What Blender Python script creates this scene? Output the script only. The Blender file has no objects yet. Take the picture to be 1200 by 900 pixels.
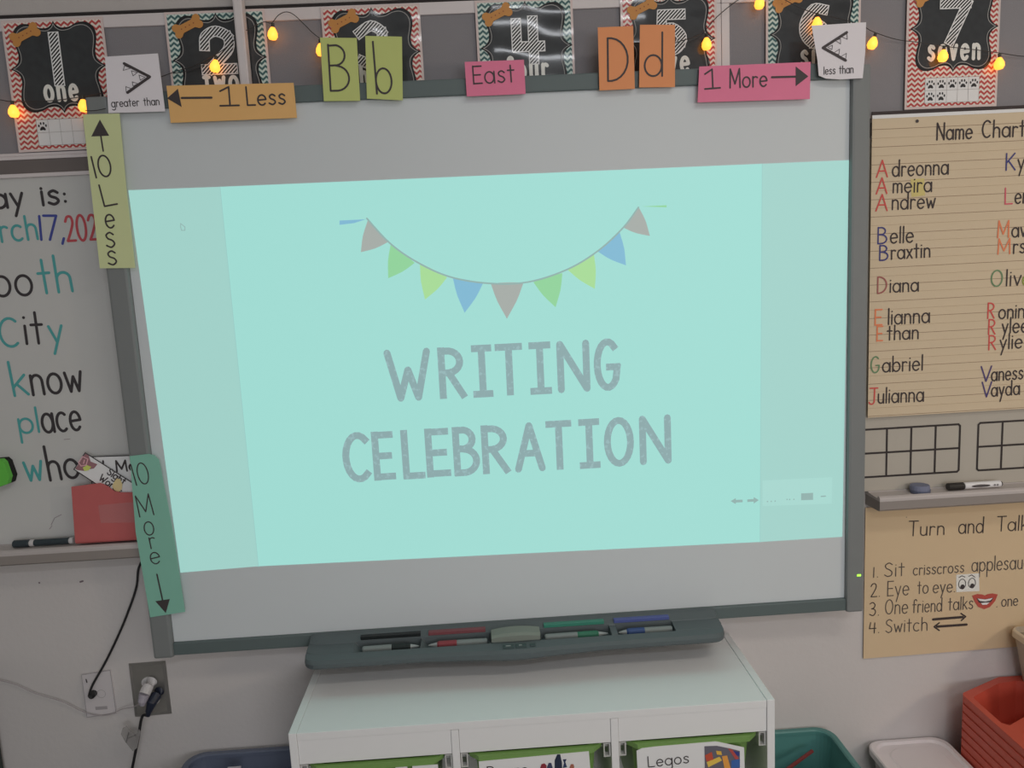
import bpy, bmesh, math, random
from mathutils import Vector, Matrix
random.seed(7)
SC = bpy.context.scene
COL = SC.collection
PI = math.pi

# ------------------------------------------------------------------ camera, world, lights
cam_d = bpy.data.cameras.new('camera'); cam = bpy.data.objects.new('camera', cam_d); COL.objects.link(cam)
cam_d.sensor_fit = 'HORIZONTAL'; cam_d.sensor_width = 36.0; cam_d.lens = 36.0 * 920 / 1200; cam_d.clip_start = .02
cam.matrix_world = Matrix(((0.997840, 0.055829, -0.034611, -0.03792), (-0.042209, 0.141245, -0.989074, -1.79755), (-0.050330, 0.988399, 0.143296, 1.45847), (0, 0, 0, 1)))
SC.camera = cam
vs = SC.view_settings
vs.view_transform = 'Standard'; vs.look = 'None'; vs.exposure = 0.0; vs.gamma = 1.0; vs.use_curve_mapping = False
w = bpy.data.worlds.new('world'); SC.world = w; w.use_nodes = True
w.node_tree.nodes['Background'].inputs[0].default_value = (.75, .8, .9, 1)
w.node_tree.nodes['Background'].inputs[1].default_value = .05

def area(name, loc, aim, sx, sy, power, color):
    d = bpy.data.lights.new(name, 'AREA'); d.shape = 'RECTANGLE'; d.size = sx; d.size_y = sy
    d.energy = power; d.color = color
    o = bpy.data.objects.new(name, d); COL.objects.link(o); o.location = loc
    o.rotation_euler = (Vector(aim) - Vector(loc)).to_track_quat('-Z', 'Y').to_euler()
    return o
area('added_ceiling_fill', (.35, -3.3, 2.83), (.35, -3.3, 0), 1.2, .3, 17, (.92, .95, 1))  # added overhead light, placed to glare on the laminated posters
area('added_ceiling_fill', (1.1, -1.75, 2.83), (1.1, -1.75, 0), 1.2, .3, 9, (1, .93, .84))  # added overhead light, brightens the cabinet top
area('window_daylight', (1.2, -5.2, 1.45), (.4, 0, .9), 2.2, 1.2, 36, (.96, .96, 1))
area('side_lamp_glow', (2.5, -1.9, 1.5), (1.1, 0, .7), .28, .28, 7, (1, .80, .60))

# ------------------------------------------------------------------ materials
def s2l(c):
    c = c / 255.
    return c / 12.92 if c <= .04045 else ((c + .055) / 1.055) ** 2.4
def pc(r, g, b, E=.5):
    return tuple(min(.92, s2l(v) / E) for v in (r, g, b)) + (1,)
_m = {}
def mat(name, col, rough=.6, metal=0., emit=None, strength=0., noise=0., nscale=30., bump=0., bscale=200., coat=0., alpha=1., trans=0., spec=.5):
    if name in _m: return _m[name]
    m = bpy.data.materials.new(name); m.use_nodes = True; _m[name] = m
    nt = m.node_tree; b = nt.nodes['Principled BSDF']
    b.inputs['Base Color'].default_value = col; b.inputs['Roughness'].default_value = rough
    b.inputs['Metallic'].default_value = metal; b.inputs['Specular IOR Level'].default_value = spec
    b.inputs['Coat Weight'].default_value = coat; b.inputs['Coat Roughness'].default_value = .12
    b.inputs['Alpha'].default_value = alpha; b.inputs['Transmission Weight'].default_value = trans
    if emit: b.inputs['Emission Color'].default_value = emit; b.inputs['Emission Strength'].default_value = strength
    if noise or bump:
        tc = nt.nodes.new('ShaderNodeTexCoord')
    if noise:
        n = nt.nodes.new('ShaderNodeTexNoise'); n.inputs['Scale'].default_value = nscale; n.inputs['Detail'].default_value = 5
        mx = nt.nodes.new('ShaderNodeMix'); mx.data_type = 'RGBA'
        mx.inputs[6].default_value = tuple(c * (1 - noise) for c in col[:3]) + (1,)
        mx.inputs[7].default_value = tuple(min(1, c * (1 + noise)) for c in col[:3]) + (1,)
        nt.links.new(tc.outputs['Object'], n.inputs['Vector']); nt.links.new(n.outputs['Fac'], mx.inputs[0])
        nt.links.new(mx.outputs[2], b.inputs['Base Color'])
    if bump:
        n = nt.nodes.new('ShaderNodeTexNoise'); n.inputs['Scale'].default_value = bscale
        bp = nt.nodes.new('ShaderNodeBump'); bp.inputs['Strength'].default_value = bump; bp.inputs['Distance'].default_value = .002
        nt.links.new(tc.outputs['Object'], n.inputs['Vector']); nt.links.new(n.outputs['Fac'], bp.inputs['Height'])
        nt.links.new(bp.outputs[0], b.inputs['Normal'])
    return m
def laminate(m, s=.55):          # the wavy gloss of a laminated sheet
    nt = m.node_tree; b = nt.nodes['Principled BSDF']
    b.inputs['Coat Weight'].default_value = 1.; b.inputs['Coat Roughness'].default_value = .09; b.inputs['Specular IOR Level'].default_value = .1
    tc = nt.nodes.new('ShaderNodeTexCoord')
    mp = nt.nodes.new('ShaderNodeMapping'); mp.inputs['Scale'].default_value = (1, 1, 1.3)
    oi = nt.nodes.new('ShaderNodeObjectInfo')
    n = nt.nodes.new('ShaderNodeTexNoise'); n.noise_dimensions = '4D'; n.inputs['Scale'].default_value = 5.5; n.inputs['Detail'].default_value = 1.0
    bp = nt.nodes.new('ShaderNodeBump'); bp.inputs['Strength'].default_value = s; bp.inputs['Distance'].default_value = .035
    nt.links.new(tc.outputs['Object'], mp.inputs['Vector']); nt.links.new(mp.outputs[0], n.inputs['Vector'])
    nt.links.new(n.outputs['Fac'], bp.inputs['Height'])
    nt.links.new(bp.outputs[0], b.inputs['Coat Normal'])
    return n
def mnode(nt, op, a, b_=None):
    n = nt.nodes.new('ShaderNodeMath'); n.operation = op
    for i, v in enumerate((a, b_)):
        if v is None: continue
        if isinstance(v, (int, float)): n.inputs[i].default_value = v
        else: nt.links.new(v, n.inputs[i])
    return n.outputs[0]
def chevron(name, c1, c2):
    m = mat(name, c1, .5); nt = m.node_tree
    tc = nt.nodes.new('ShaderNodeTexCoord'); sp = nt.nodes.new('ShaderNodeSeparateXYZ'); nt.links.new(tc.outputs['Object'], sp.inputs[0])
    tri = mnode(nt, 'PINGPONG', sp.outputs[0], .0072)
    v = mnode(nt, 'ADD', sp.outputs[2], mnode(nt, 'MULTIPLY', tri, .85))
    fr = mnode(nt, 'FRACT', mnode(nt, 'DIVIDE', v, .0108))
    g = mnode(nt, 'GREATER_THAN', fr, .5)
    mx = nt.nodes.new('ShaderNodeMix'); mx.data_type = 'RGBA'; mx.inputs[6].default_value = c1; mx.inputs[7].default_value = c2
    nt.links.new(g, mx.inputs[0]); nt.links.new(mx.outputs[2], nt.nodes['Principled BSDF'].inputs['Base Color'])
    laminate(m); return m
def hatched(name, c1, c2):
    m = mat(name, c1, .5); nt = m.node_tree
    tc = nt.nodes.new('ShaderNodeTexCoord'); sp = nt.nodes.new('ShaderNodeSeparateXYZ'); nt.links.new(tc.outputs['Object'], sp.inputs[0])
    v = mnode(nt, 'SUBTRACT', mnode(nt, 'MULTIPLY', sp.outputs[2], .72), mnode(nt, 'MULTIPLY', sp.outputs[0], .7))
    fr = mnode(nt, 'FRACT', mnode(nt, 'DIVIDE', v, .0055))
    g = mnode(nt, 'GREATER_THAN', fr, .52)
    mx = nt.nodes.new('ShaderNodeMix'); mx.data_type = 'RGBA'; mx.inputs[6].default_value = c1; mx.inputs[7].default_value = c2
    nt.links.new(g, mx.inputs[0]); nt.links.new(mx.outputs[2], nt.nodes['Principled BSDF'].inputs['Base Color'])
    laminate(m); return m

M = {}
M['wall'] = mat('wall_paint', (.70, .665, .65, 1), .7, noise=.03, nscale=4, bump=.25, bscale=90)
M['upper'] = mat('upper_wall_paint', (.60, .56, .54, 1), .7, noise=.03, bump=.2)
M['room'] = mat('room_paint', (.62, .60, .58, 1), .8)
M['ceil'] = mat('ceiling_tile', (.75, .75, .73, 1), .9, bump=.4, bscale=120)
M['floor'] = mat('floor_vinyl', (.32, .30, .28, 1), .4, noise=.1)
M['tack'] = mat('tack_board_vinyl', pc(106, 104, 107, .5), .85, noise=.05, nscale=300, bump=.3, bscale=500)
M['alu'] = mat('painted_aluminium', pc(176, 170, 170, .55), .45, noise=.03)
M['alud'] = mat('shaded_face_aluminium', pc(112, 106, 102, .5), .5)  # tray face aluminium with its shade put into the colour
M['rail'] = mat('dark_map_rail', pc(84, 78, 76, .5), .7)
M['shadow_gap'] = mat('gap_shade', (.03, .025, .025, 1), .8)  # dark colour in place of the shade in the gap
M['wb'] = mat('whiteboard_steel', pc(140, 135, 126, .5), .5, noise=.04, nscale=5, coat=.15)
M['sbframe'] = mat('grey_frame_plastic', pc(96, 99, 99, .5), .5, noise=.03)
M['sbdark'] = mat('dark_grey_rail_plastic', pc(70, 80, 80, .5), .5)
M['sbsurf'] = mat('board_surface', pc(166, 171, 173, .53), .45, noise=.012, nscale=3)
M['tray'] = mat('pen_tray_plastic', pc(66, 73, 75, .5), .5, bump=.1, bscale=400)
M['trayd'] = mat('pen_tray_recess', pc(48, 60, 60, .5), .6)
M['black'] = mat('black_ink', (.045, .040, .044, 1), .6)
M['char'] = mat('charcoal_ink', (.062, .050, .052, 1), .6)
M['white'] = mat('white_paper', pc(186, 180, 184, .52), .7)
M['cab'] = mat('cabinet_laminate', pc(200, 200, 194, .50), .45, noise=.01)
M['green'] = mat('green_bin_plastic', (.22, .40, .11, 1), .4)
M['blackp'] = mat('black_plastic', (.02, .02, .022, 1), .45)
M['whitep'] = mat('white_plastic', (.68, .66, .66, 1), .4)
M['steel'] = mat('brushed_steel', (.42, .41, .39, 1), .35, metal=.75, noise=.06, nscale=60)

# ------------------------------------------------------------------ object helpers
ORG = {}
def tag(o, label=None, cat=None, group=None, kind=None):
    if label: o['label'] = label
    if cat: o['category'] = cat
    if group: o['group'] = group
    if kind: o['kind'] = kind
    return o
def thing(name, loc, label, cat, group=None, rot=None):
    o = bpy.data.objects.new(name, None); COL.objects.link(o); o.empty_display_size = .05
    o.location = loc
    if rot: o.rotation_euler = rot
    ORG[o.name] = Vector(loc) if not rot else Vector((0, 0, 0))
    return tag(o, label, cat, group)
def obj(name, bm, m, parent=None, smooth=False, label=None):
    """bm is in world coordinates (in the thing's own coordinates when the thing is turned)"""
    bmesh.ops.recalc_face_normals(bm, faces=bm.faces)
    if parent is not None:
        org = ORG[parent.name]
    else:
        xs = [v.co for v in bm.verts]
        lo = Vector([min(c[i] for c in xs) for i in range(3)]); hi = Vector([max(c[i] for c in xs) for i in range(3)])
        org = Vector(((lo.x + hi.x) / 2, (lo.y + hi.y) / 2, lo.z))
    bmesh.ops.translate(bm, verts=bm.verts, vec=-org)
    me = bpy.data.meshes.new(name); bm.to_mesh(me); bm.free()
    mats = m if isinstance(m, (list, tuple)) else [m]
    for mm in mats: me.materials.append(mm)
    if smooth:
        for p in me.polygons: p.use_smooth = True
    o = bpy.data.objects.new(name, me); COL.objects.link(o)
    if parent is not None: o.parent = parent
    else: o.location = org
    ORG[o.name] = org
    if label: o['label'] = label
    return o
def struct(name, bm, m): return tag(obj(name, bm, m), kind='structure')
def B(): return bmesh.new()
def box(bm, x0, x1, y0, y1, z0, z1, bev=0, mi=0):
    r = bmesh.ops.create_cube(bm, size=1)
    vs_ = r['verts']
    bmesh.ops.scale(bm, verts=vs_, vec=(abs(x1 - x0), abs(y1 - y0), abs(z1 - z0)))
    bmesh.ops.translate(bm, verts=vs_, vec=((x0 + x1) / 2, (y0 + y1) / 2, (z0 + z1) / 2))
    if mi:
        for v in vs_:
            for f in v.link_faces: f.material_index = mi
    if bev:
        es = list({e for v in vs_ for e in v.link_edges})
        bmesh.ops.bevel(bm, geom=es, offset=bev, segments=2, affect='EDGES', profile=.6)
    return bm
def slab(bm, pts, yf, th=.001, mi=0):
    """polygon pts (x,z) facing the room: front at y=yf, back at yf+th"""
    a = [bm.verts.new((p[0], yf, p[1])) for p in pts]
    f = bm.faces.new(a); f.material_index = mi
    if th > 0:
        b = [bm.verts.new((p[0], yf + th, p[1])) for p in pts]
        g = bm.faces.new(b[::-1]); g.material_index = mi
        n = len(a)
        for i in range(n):
            h = bm.faces.new((a[i], a[(i + 1) % n], b[(i + 1) % n], b[i])); h.material_index = mi
    return bm
LAY = [0]
def ribbon(bm, pts, w, y, closed=False, mi=0, sq=False):
    """a pen stroke: flat strip with round ends at depth y; sharp corners start a new stroke"""
    P = [Vector((p[0], p[1])) for p in pts]
    Q = [P[0]]
    for p in P[1:]:
        if (p - Q[-1]).length > 1e-6: Q.append(p)
    P = Q; n = len(P)
    if n > 8 and (P[0] - P[-1]).length < w * .3: closed = True; LAY[0] = (LAY[0] + 1) % 13; y = y - .000025 * LAY[0]
    if n == 1:
        LAY[0] = (LAY[0] + 1) % 13; y = y - .000025 * LAY[0]
        c = [bm.verts.new((P[0].x + math.cos(a * PI / 4) * w * .55, y, P[0].y + math.sin(a * PI / 4) * w * .55)) for a in range(8)]
        bm.faces.new(c).material_index = mi; return bm
    if closed and (P[0] - P[-1]).length < max(1e-5, w * .3): P = P[:-1]; n -= 1
    if not closed:
        for i in range(1, n - 1):
            if (P[i] - P[i - 1]).normalized().dot((P[i + 1] - P[i]).normalized()) < .72:
                ribbon(bm, P[:i + 1], w, y, mi=mi, sq=sq); ribbon(bm, P[i:], w, y, mi=mi, sq=sq); return bm
        LAY[0] = (LAY[0] + 1) % 13; y = y - .000025 * LAY[0]
        if sq:
            P[0] = P[0] + (P[0] - P[1]).normalized() * w * .42; P[-1] = P[-1] + (P[-1] - P[-2]).normalized() * w * .42
    L, R = [], []
    for i in range(n):
        if closed: a, b = P[(i - 1) % n], P[(i + 1) % n]
        else: a, b = P[max(i - 1, 0)], P[min(i + 1, n - 1)]
        d1 = (P[i] - a) if (P[i] - a).length > 0 else (b - P[i]); d2 = (b - P[i]) if (b - P[i]).length > 0 else d1
        d1 = d1.normalized(); d2 = d2.normalized(); t = d1 + d2
        if t.length < .2: t = d2
        t.normalize(); nn = Vector((-t.y, t.x))
        k = 1 / max(.5, abs(nn.dot(Vector((-d2.y, d2.x)))))
        L.append(P[i] + nn * w / 2 * k); R.append(P[i] - nn * w / 2 * k)
    vl = [bm.verts.new((p.x, y, p.y)) for p in L]; vr = [bm.verts.new((p.x, y, p.y)) for p in R]
    for i in (range(n) if closed else range(n - 1)):
        j = (i + 1) % n
        bm.faces.new((vl[i], vl[j], vr[j], vr[i])).material_index = mi
    if not closed and not sq:
        for (p, q, va, vb) in ((P[0], P[1], vl[0], vr[0]), (P[-1], P[-2], vr[-1], vl[-1])):
            d = (p - q).normalized(); s = Vector((-d.y, d.x)); sg = 1 if (va.co.x - p.x) * s.x + (va.co.z - p.y) * s.y > 0 else -1
            mid = [bm.verts.new((p.x + (d.x * math.cos(t) + s.x * sg * math.sin(t)) * w / 2, y, p.y + (d.y * math.cos(t) + s.y * sg * math.sin(t)) * w / 2)) for t in (PI / 4, 0, -PI / 4)]
            bm.faces.new([va] + mid + [vb]).material_index = mi
    return bm
def smoothpts(pts, n=6):
    P = [Vector(p) for p in pts]; out = []
    for i in range(len(P) - 1):
        p0 = P[max(i - 1, 0)]; p1 = P[i]; p2 = P[i + 1]; p3 = P[min(i + 2, len(P) - 1)]
        for k in range(n):
            t = k / n
            out.append(.5 * ((2 * p1) + (p2 - p0) * t + (2 * p0 - 5 * p1 + 4 * p2 - p3) * t * t + (3 * p1 - p0 - 3 * p2 + p3) * t ** 3))
    out.append(P[-1]); return out
def tube(bm, pts, r, seg=8, mi=0, caps=True):
    P = [Vector(p) for p in pts]; rings = []
    up = Vector((0, 1, 0))
    for i, p in enumerate(P):
        t = (P[min(i + 1, len(P) - 1)] - P[max(i - 1, 0)]).normalized()
        a = up if abs(t.dot(up)) < .9 else Vector((1, 0, 0))
        s = t.cross(a).normalized(); u = s.cross(t)
        rr = r[i] if isinstance(r, (list, tuple)) else r
        rings.append([bm.verts.new(p + (s * math.cos(2 * PI * k / seg) + u * math.sin(2 * PI * k / seg)) * rr) for k in range(seg)])
    for a, b in zip(rings, rings[1:]):
        for k in range(seg):
            bm.faces.new((a[k], a[(k + 1) % seg], b[(k + 1) % seg], b[k])).material_index = mi
    if caps:
        bm.faces.new(rings[0][::-1]).material_index = mi; bm.faces.new(rings[-1]).material_index = mi
    return bm
def ell(cx, cz, rx, rz, n=20, a0=0, a1=360):
    full = abs(a1 - a0) >= 360
    m_ = n if full else n + 1
    return [(cx + rx * math.cos(math.radians(a0 + (a1 - a0) * i / n)), cz + rz * math.sin(math.radians(a0 + (a1 - a0) * i / n))) for i in range(m_)]

# ------------------------------------------------------------------ a printed-by-hand alphabet, drawn as pen strokes (cap height 1, x-height .6)
def A(cx, cy, rx, ry, a0, a1):
    n = max(4, int(abs(a1 - a0) / 15))
    return [(cx + rx * math.cos(math.radians(a0 + (a1 - a0) * i / n)), cy + ry * math.sin(math.radians(a0 + (a1 - a0) * i / n))) for i in range(n + 1)]
def sm(*p): return [tuple(v) for v in smoothpts(p, 4)]
def E_(cx, cy): return A(cx, cy, .2, .29, 60, 420)
G = {
 'a': (.44, [E_(.21, .29), [(.42, .58), (.43, 0)]]), 'b': (.44, [[(.03, 1), (.03, 0)], E_(.23, .29)]),
 'c': (.38, [A(.21, .29, .2, .29, 50, 310)]), 'd': (.44, [E_(.21, .29), [(.42, 1), (.42, 0)]]),
 'e': (.41, [[(.02, .29), (.4, .32)] + A(.21, .29, .19, .29, 12, 318)]),
 'f': (.3, [A(.22, .82, .11, .17, 20, 180) + [(.11, 0)], [(0, .56), (.26, .57)]]),
 'g': (.44, [E_(.21, .29), [(.42, .58), (.42, -.2)] + A(.23, -.2, .19, .16, 0, -150)]),
 'h': (.38, [[(.03, 1), (.03, 0)], [(.03, .3)] + A(.19, .38, .16, .2, 170, 0) + [(.36, 0)]]),
 'i': (.07, [[(.035, .58), (.035, 0)], [(.035, .8)]]), 'j': (.2, [[(.18, .58), (.18, -.2)] + A(.07, -.2, .11, .15, 0, -120), [(.18, .8)]]),
 'k': (.36, [[(.03, 1), (.03, 0)], [(.33, .58), (.04, .25)], [(.12, .34), (.35, 0)]]), 'l': (.06, [[(.03, 1), (.03, 0)]]),
 'm': (.54, [[(.03, .58), (.03, 0)], [(.03, .3)] + A(.15, .42, .12, .16, 170, 0) + [(.27, 0)], [(.27, .3)] + A(.39, .42, .12, .16, 170, 0) + [(.52, 0)]]),
 'n': (.38, [[(.03, .58), (.03, 0)], [(.03, .3)] + A(.19, .38, .16, .2, 170, 0) + [(.36, 0)]]), 'o': (.42, [E_(.21, .29)]),
 'p': (.44, [[(.03, .58), (.03, -.38)], E_(.23, .29)]), 'r': (.28, [[(.03, .58), (.03, 0)], [(.03, .3)] + A(.17, .4, .14, .17, 165, 45)]),
 's': (.34, [sm((.31, .5), (.19, .59), (.06, .5), (.1, .36), (.25, .27), (.31, .13), (.18, .01), (.02, .09))]),
 't': (.28, [[(.13, .92), (.14, 0)], [(0, .6), (.27, .6)]]),
 'u': (.38, [[(.03, .58)] + A(.19, .2, .16, .2, 180, 340) + [(.35, .58), (.36, 0)]]), 'v': (.34, [[(.01, .58), (.17, .01), (.33, .58)]]),
 'w': (.5, [[(.01, .58), (.13, .01), (.25, .45), (.37, .01), (.49, .58)]]), 'x': (.34, [[(.01, .58), (.33, 0)], [(.32, .58), (.02, 0)]]),
 'y': (.36, [[(.01, .58), (.18, .04)], [(.35, .58), (.08, -.38)]]),
 'A': (.52, [[(0, 0), (.27, 1), (.52, 0)], [(.1, .36), (.43, .36)]]),
 'B': (.46, [[(.03, 1), (.03, 0)], [(.03, .98)] + A(.16, .77, .22, .22, 80, -80) + [(.03, .55)], [(.16, .55)] + A(.18, .27, .27, .27, 80, -85) + [(.03, 0)]]),
 'C': (.48, [A(.27, .5, .25, .49, 50, 310)]), 'D': (.48, [[(.03, 1), (.03, 0)], [(.03, 1)] + A(.08, .5, .38, .5, 85, -85) + [(.03, 0)]]),
 'E': (.4, [[(.03, 1), (.03, 0)], [(.03, .98), (.39, .98)], [(.03, .5), (.34, .5)], [(.03, .02), (.4, .02)]]),
 'G': (.54, [A(.27, .5, .25, .49, 50, 320) + [(.5, .45), (.3, .45)]]),
 'I': (.36, [[(.18, .96), (.18, .04)], [(0, .96), (.36, .96)], [(0, .04), (.36, .04)]]),
 'J': (.46, [[(.3, 1), (.3, .2)] + A(.16, .2, .14, .19, 0, -160), [(.06, 1), (.46, 1)]]),
 'K': (.44, [[(.03, 1), (.03, 0)], [(.4, 1), (.05, .45)], [(.13, .56), (.43, 0)]]), 'L': (.4, [[(.03, 1), (.03, .02), (.4, .02)]]),
 'M': (.6, [[(.03, 0), (.05, 1), (.3, .2), (.55, 1), (.58, 0)]]), 'N': (.5, [[(.03, 0), (.03, 1), (.47, 0), (.47, 1)]]),
 'O': (.54, [A(.27, .5, .25, .49, 90, 450)]), 'P': (.42, [[(.03, 1), (.03, 0)], [(.03, 1)] + A(.14, .74, .26, .26, 80, -80) + [(.03, .48)]]),
 'R': (.46, [[(.03, 1), (.03, 0)], [(.03, .98)] + A(.15, .74, .25, .24, 80, -80) + [(.03, .5)], [(.17, .5), (.44, 0)]]),
 'S': (.42, [sm((.39, .86), (.24, .99), (.06, .85), (.09, .63), (.25, .5), (.38, .33), (.36, .1), (.18, .01), (.02, .14))]),
 'T': (.48, [[(.24, .98), (.24, 0)], [(0, .98), (.48, .98)]]), 'V': (.46, [[(0, 1), (.24, 0), (.46, 1)]]),
 'W': (.66, [[(0, 1), (.18, .02), (.33, .62), (.48, .02), (.66, 1)]]),
 'X': (.5, [[(0, 1), (.5, 0)], [(.5, 1), (0, 0)]]), 'Y': (.46, [[(0, 1), (.23, .5), (.23, 0)], [(.46, 1), (.23, .5)]]),
 '1': (.36, [[(.02, .78), (.2, 1), (.2, 0)], [(0, 0), (.38, 0)]]), '|': (.08, [[(.02, 1), (.06, 0)]]), '!': (.06, [[(.03, 1), (.03, 0)]]),
 '0': (.46, [A(.23, .5, .22, .5, 90, 450)]),
 '2': (.44, [sm((.03, .78), (.14, .96), (.32, .95), (.38, .72), (.24, .38), (.03, .02)) + [(.43, .02)]]),
 '3': (.4, [sm((.03, .9), (.2, 1), (.34, .82), (.28, .6), (.14, .53)) , sm((.14, .53), (.32, .46), (.38, .24), (.24, .01), (.02, .12))]),
 '4': (.46, [[(.1, 1), (.03, .42), (.44, .44)], [(.36, .95), (.34, 0)]]),
 '5': (.44, [[(.4, .98), (.08, .98), (.06, .56)] + sm((.06, .56), (.24, .62), (.4, .42), (.36, .12), (.18, .0), (.02, .1))]),
 '6': (.46, [sm((.38, .94), (.2, .92), (.06, .6), (.04, .28), (.16, .03), (.32, .04), (.42, .24), (.34, .48), (.18, .5), (.06, .34))]),
 '7': (.44, [[(0, .98), (.43, .98), (.16, 0)]]),
 '.': (.08, [[(.04, .02)]]), ':': (.1, [[(.05, .12)], [(.05, .5)]]), ',': (.1, [[(.07, .06), (.01, -.16)]]), ' ': (.3, []),
}
def write(bm, s, a, b, h, y, w, xh=.6, gap=.12, slant=0., mi=0):
    """the string s from baseline point a to baseline point b (x,z), capitals h high, pen width w, at depth y"""
    tot = sum(G[c][0] for c in s) + gap * (len(s) - 1)
    a = Vector(a); b = Vector(b); ex = (b - a) / tot
    d = (b - a).normalized(); ez = Vector((-d.y, d.x)) * h
    x = 0
    for c in s:
        adv, st = G[c]
        low = c.islower()
        for pl in st:
            q = []
            for (px_, py_) in pl:
                if low: py_ = py_ * xh / .6 if py_ <= .6 else xh + (py_ - .6) * (1 - xh) / .4
                q.append(a + ex * (x + px_ + slant * py_) + ez * py_)
            ribbon(bm, q, w, y, mi=mi)
        x += adv + gap
    return bm
def text(name, s, abh, y, w, m, parent, xh=.6, **k):
    a, b, h = abh
    return obj(name, write(B(), s, a, b, h, y, w, xh, **k), m, parent)

# ================================================================== the room
XL, XR, YF, CH = -2.7, 3.1, -5.4, 2.89
struct('wall_back', box(B(), XL, XR, 0, .12, 0, CH), M['wall'])
struct('wall_left', box(B(), XL - .1, XL, YF, .12, 0, CH), M['room'])
struct('wall_right', box(B(), XR, XR + .1, YF, .12, 0, CH), M['room'])
struct('wall_front', box(B(), XL, XR, YF - .1, YF, 0, CH), M['room'])
struct('floor', box(B(), XL - .1, XR + .1, YF - .1, .12, -.1, 0), M['floor'])
struct('ceiling', box(B(), XL - .1, XR + .1, YF - .1, .12, CH, CH + .1), M['ceil'])
struct('baseboard_back', box(B(), XL, XR, -.012, 0, 0, .1), mat('baseboard_vinyl', (.05, .045, .045, 1), .5))
# the strip of painted wall above the tack boards, and a dark strip painted as the shade of the gap
struct('trim_1', box(B(), XL, XR, -.010, -.0005, 2.042, 2.3, .002), M['upper'])
struct('gap_shade_strip', box(B(), XL, XR, -.014, -.0005, 2.0345, 2.0405), M['shadow_gap'])

# tack boards with metal edging
def tack_board(x0, x1, label):
    t = thing('tack_board', ((x0 + x1) / 2, 0, 1.755), label, 'tack board', 'tack boards in a row above the whiteboards')
    obj('board_panel', box(B(), x0, x1, -.010, -.0005, 1.76, 2.01), M['tack'], t)
    obj('edging', box(B(), x0, x1, -.015, -.0005, 2.0085, 2.034, .002), M['alu'], t, label='pale metal edging along the top')
    obj('edging', box(B(), x0, x1, -.015, -.0005, 1.7535, 1.760, .001), M['alu'], t)
    return t
tl = tack_board(XL + .2, .5195, 'mauve grey tack board behind posters one to five')
tr = tack_board(.5205, 2.6, 'mauve grey tack board behind posters six and seven')
obj('edging', box(B(), .502, .5195, -.015, -.0005, 1.7605, 2.008, .001), M['alu'], tl)
obj('edging', box(B(), .5205, .538, -.015, -.0005, 1.7605, 2.008, .001), M['alu'], tr)

# ================================================================== whiteboards either side
def whiteboard(x0, x1, label, ex0, ex1):
    t = thing('whiteboard', ((x0 + x1) / 2, 0, .86), label, 'whiteboard')
    obj('writing_surface', box(B(), ex0, ex1, -.014, -.0008, .8935, 1.7085), M['wb'] if x0 > 0 else mat('left_whiteboard_steel', pc(156, 156, 154, .5), .5, noise=.04, nscale=5, coat=.15), t)  # left board has its own tone, its light level put into the colour
    obj('map_rail', box(B(), x0, x1, -.018, -.0008, 1.7165, 1.7455), M['rail'], t, label='dark map rail along the top')
    bm = B(); box(bm, x0, x1, -.021, -.0008, 1.7455, 1.7525, .001); box(bm, x0, x1, -.021, -.0008, 1.7085, 1.7165, .001)
    obj('rail_edging', bm, M['alu'], t)
    # marker tray: ledge and rounded lip coloured as lit, face coloured as shaded
    bm = B()
    pr = [(-.0008, .893), (-.014, .893), (-.016, .891), (-.058, .889), (-.060, .8945), (-.064, .8955), (-.069, .8925), (-.070, .889), (-.070, .8835)]
    pr2 = [(-.070, .8835), (-.070, .864), (-.066, .860), (-.0008, .858)]
    for prof, nm, mm in ((pr + [(-.0008, .8835)], 'tray_ledge', mat('lit_ledge_aluminium', pc(152, 146, 144, .55), .45)), (pr2, 'tray_face', M['alud'])):
        b_ = B(); a = [b_.verts.new((x0, p[0], p[1])) for p in prof]; c = [b_.verts.new((x1, p[0], p[1])) for p in prof]
        n = len(a)
        if nm == 'tray_face':
            d0 = b_.verts.new((x0, -.0008, .8834)); d1 = b_.verts.new((x1, -.0008, .8834)); a.append(d0); c.append(d1); n += 1
        b_.faces.new(a); b_.faces.new(c[::-1])
        for i in range(n): b_.faces.new((a[i], a[(i + 1) % n], c[(i + 1) % n], c[i]))
        obj(nm, b_, mm, t)
    return t
wl = whiteboard(-2.3, -.829, 'wall whiteboard covered with handwritten words, at the left', -2.3, -.62)
wr = whiteboard(.862, 2.5, 'wall whiteboard with black ten frames below the name chart', .62, 2.5)
YW = -.0145
WT = mat('teal_marker', pc(62, 128, 128, .5), .6); WBk = mat('black_marker', (.05, .043, .047, 1), .6)
WBl = mat('blue_marker', pc(50, 58, 118, .5), .6); WRd = mat('red_marker', pc(150, 60, 66, .5), .6)
text('lettering', 'Today is:', ((-1.2007, 1.6444), (-0.9208, 1.6502), 0.0409), YW, .0062, WBk, wl, xh=.72)
text('lettering', 'March', ((-1.1516, 1.5728), (-0.9923, 1.5779), 0.0505), YW, .0055, WT, wl, xh=.66)
bm = B(); write(bm, '!', *((-0.9899, 1.5759), (-0.9826, 1.5756), 0.0507), YW, .0055); write(bm, '7,', *((-0.9781, 1.5754), (-0.9362, 1.5733), 0.0526), YW, .0055)
obj('lettering', bm, WBl, wl)
text('lettering', '2021', ((-0.9312, 1.5694), (-0.8429, 1.5706), 0.0545), YW, .0055, WRd, wl)
text('lettering', 'oo', ((-1.1023, 1.4584), (-1.0195, 1.4579), 0.0608), YW, .0062, WBk, wl, xh=.73)
text('lettering', 'th', ((-1.0027, 1.4598), (-0.9322, 1.4618), 0.0794), YW, .0062, WT, wl, xh=.55)
text('lettering', 'C', ((-1.1052, 1.3464), (-1.0626, 1.3459), 0.0638), YW, .006, WT, wl)
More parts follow.
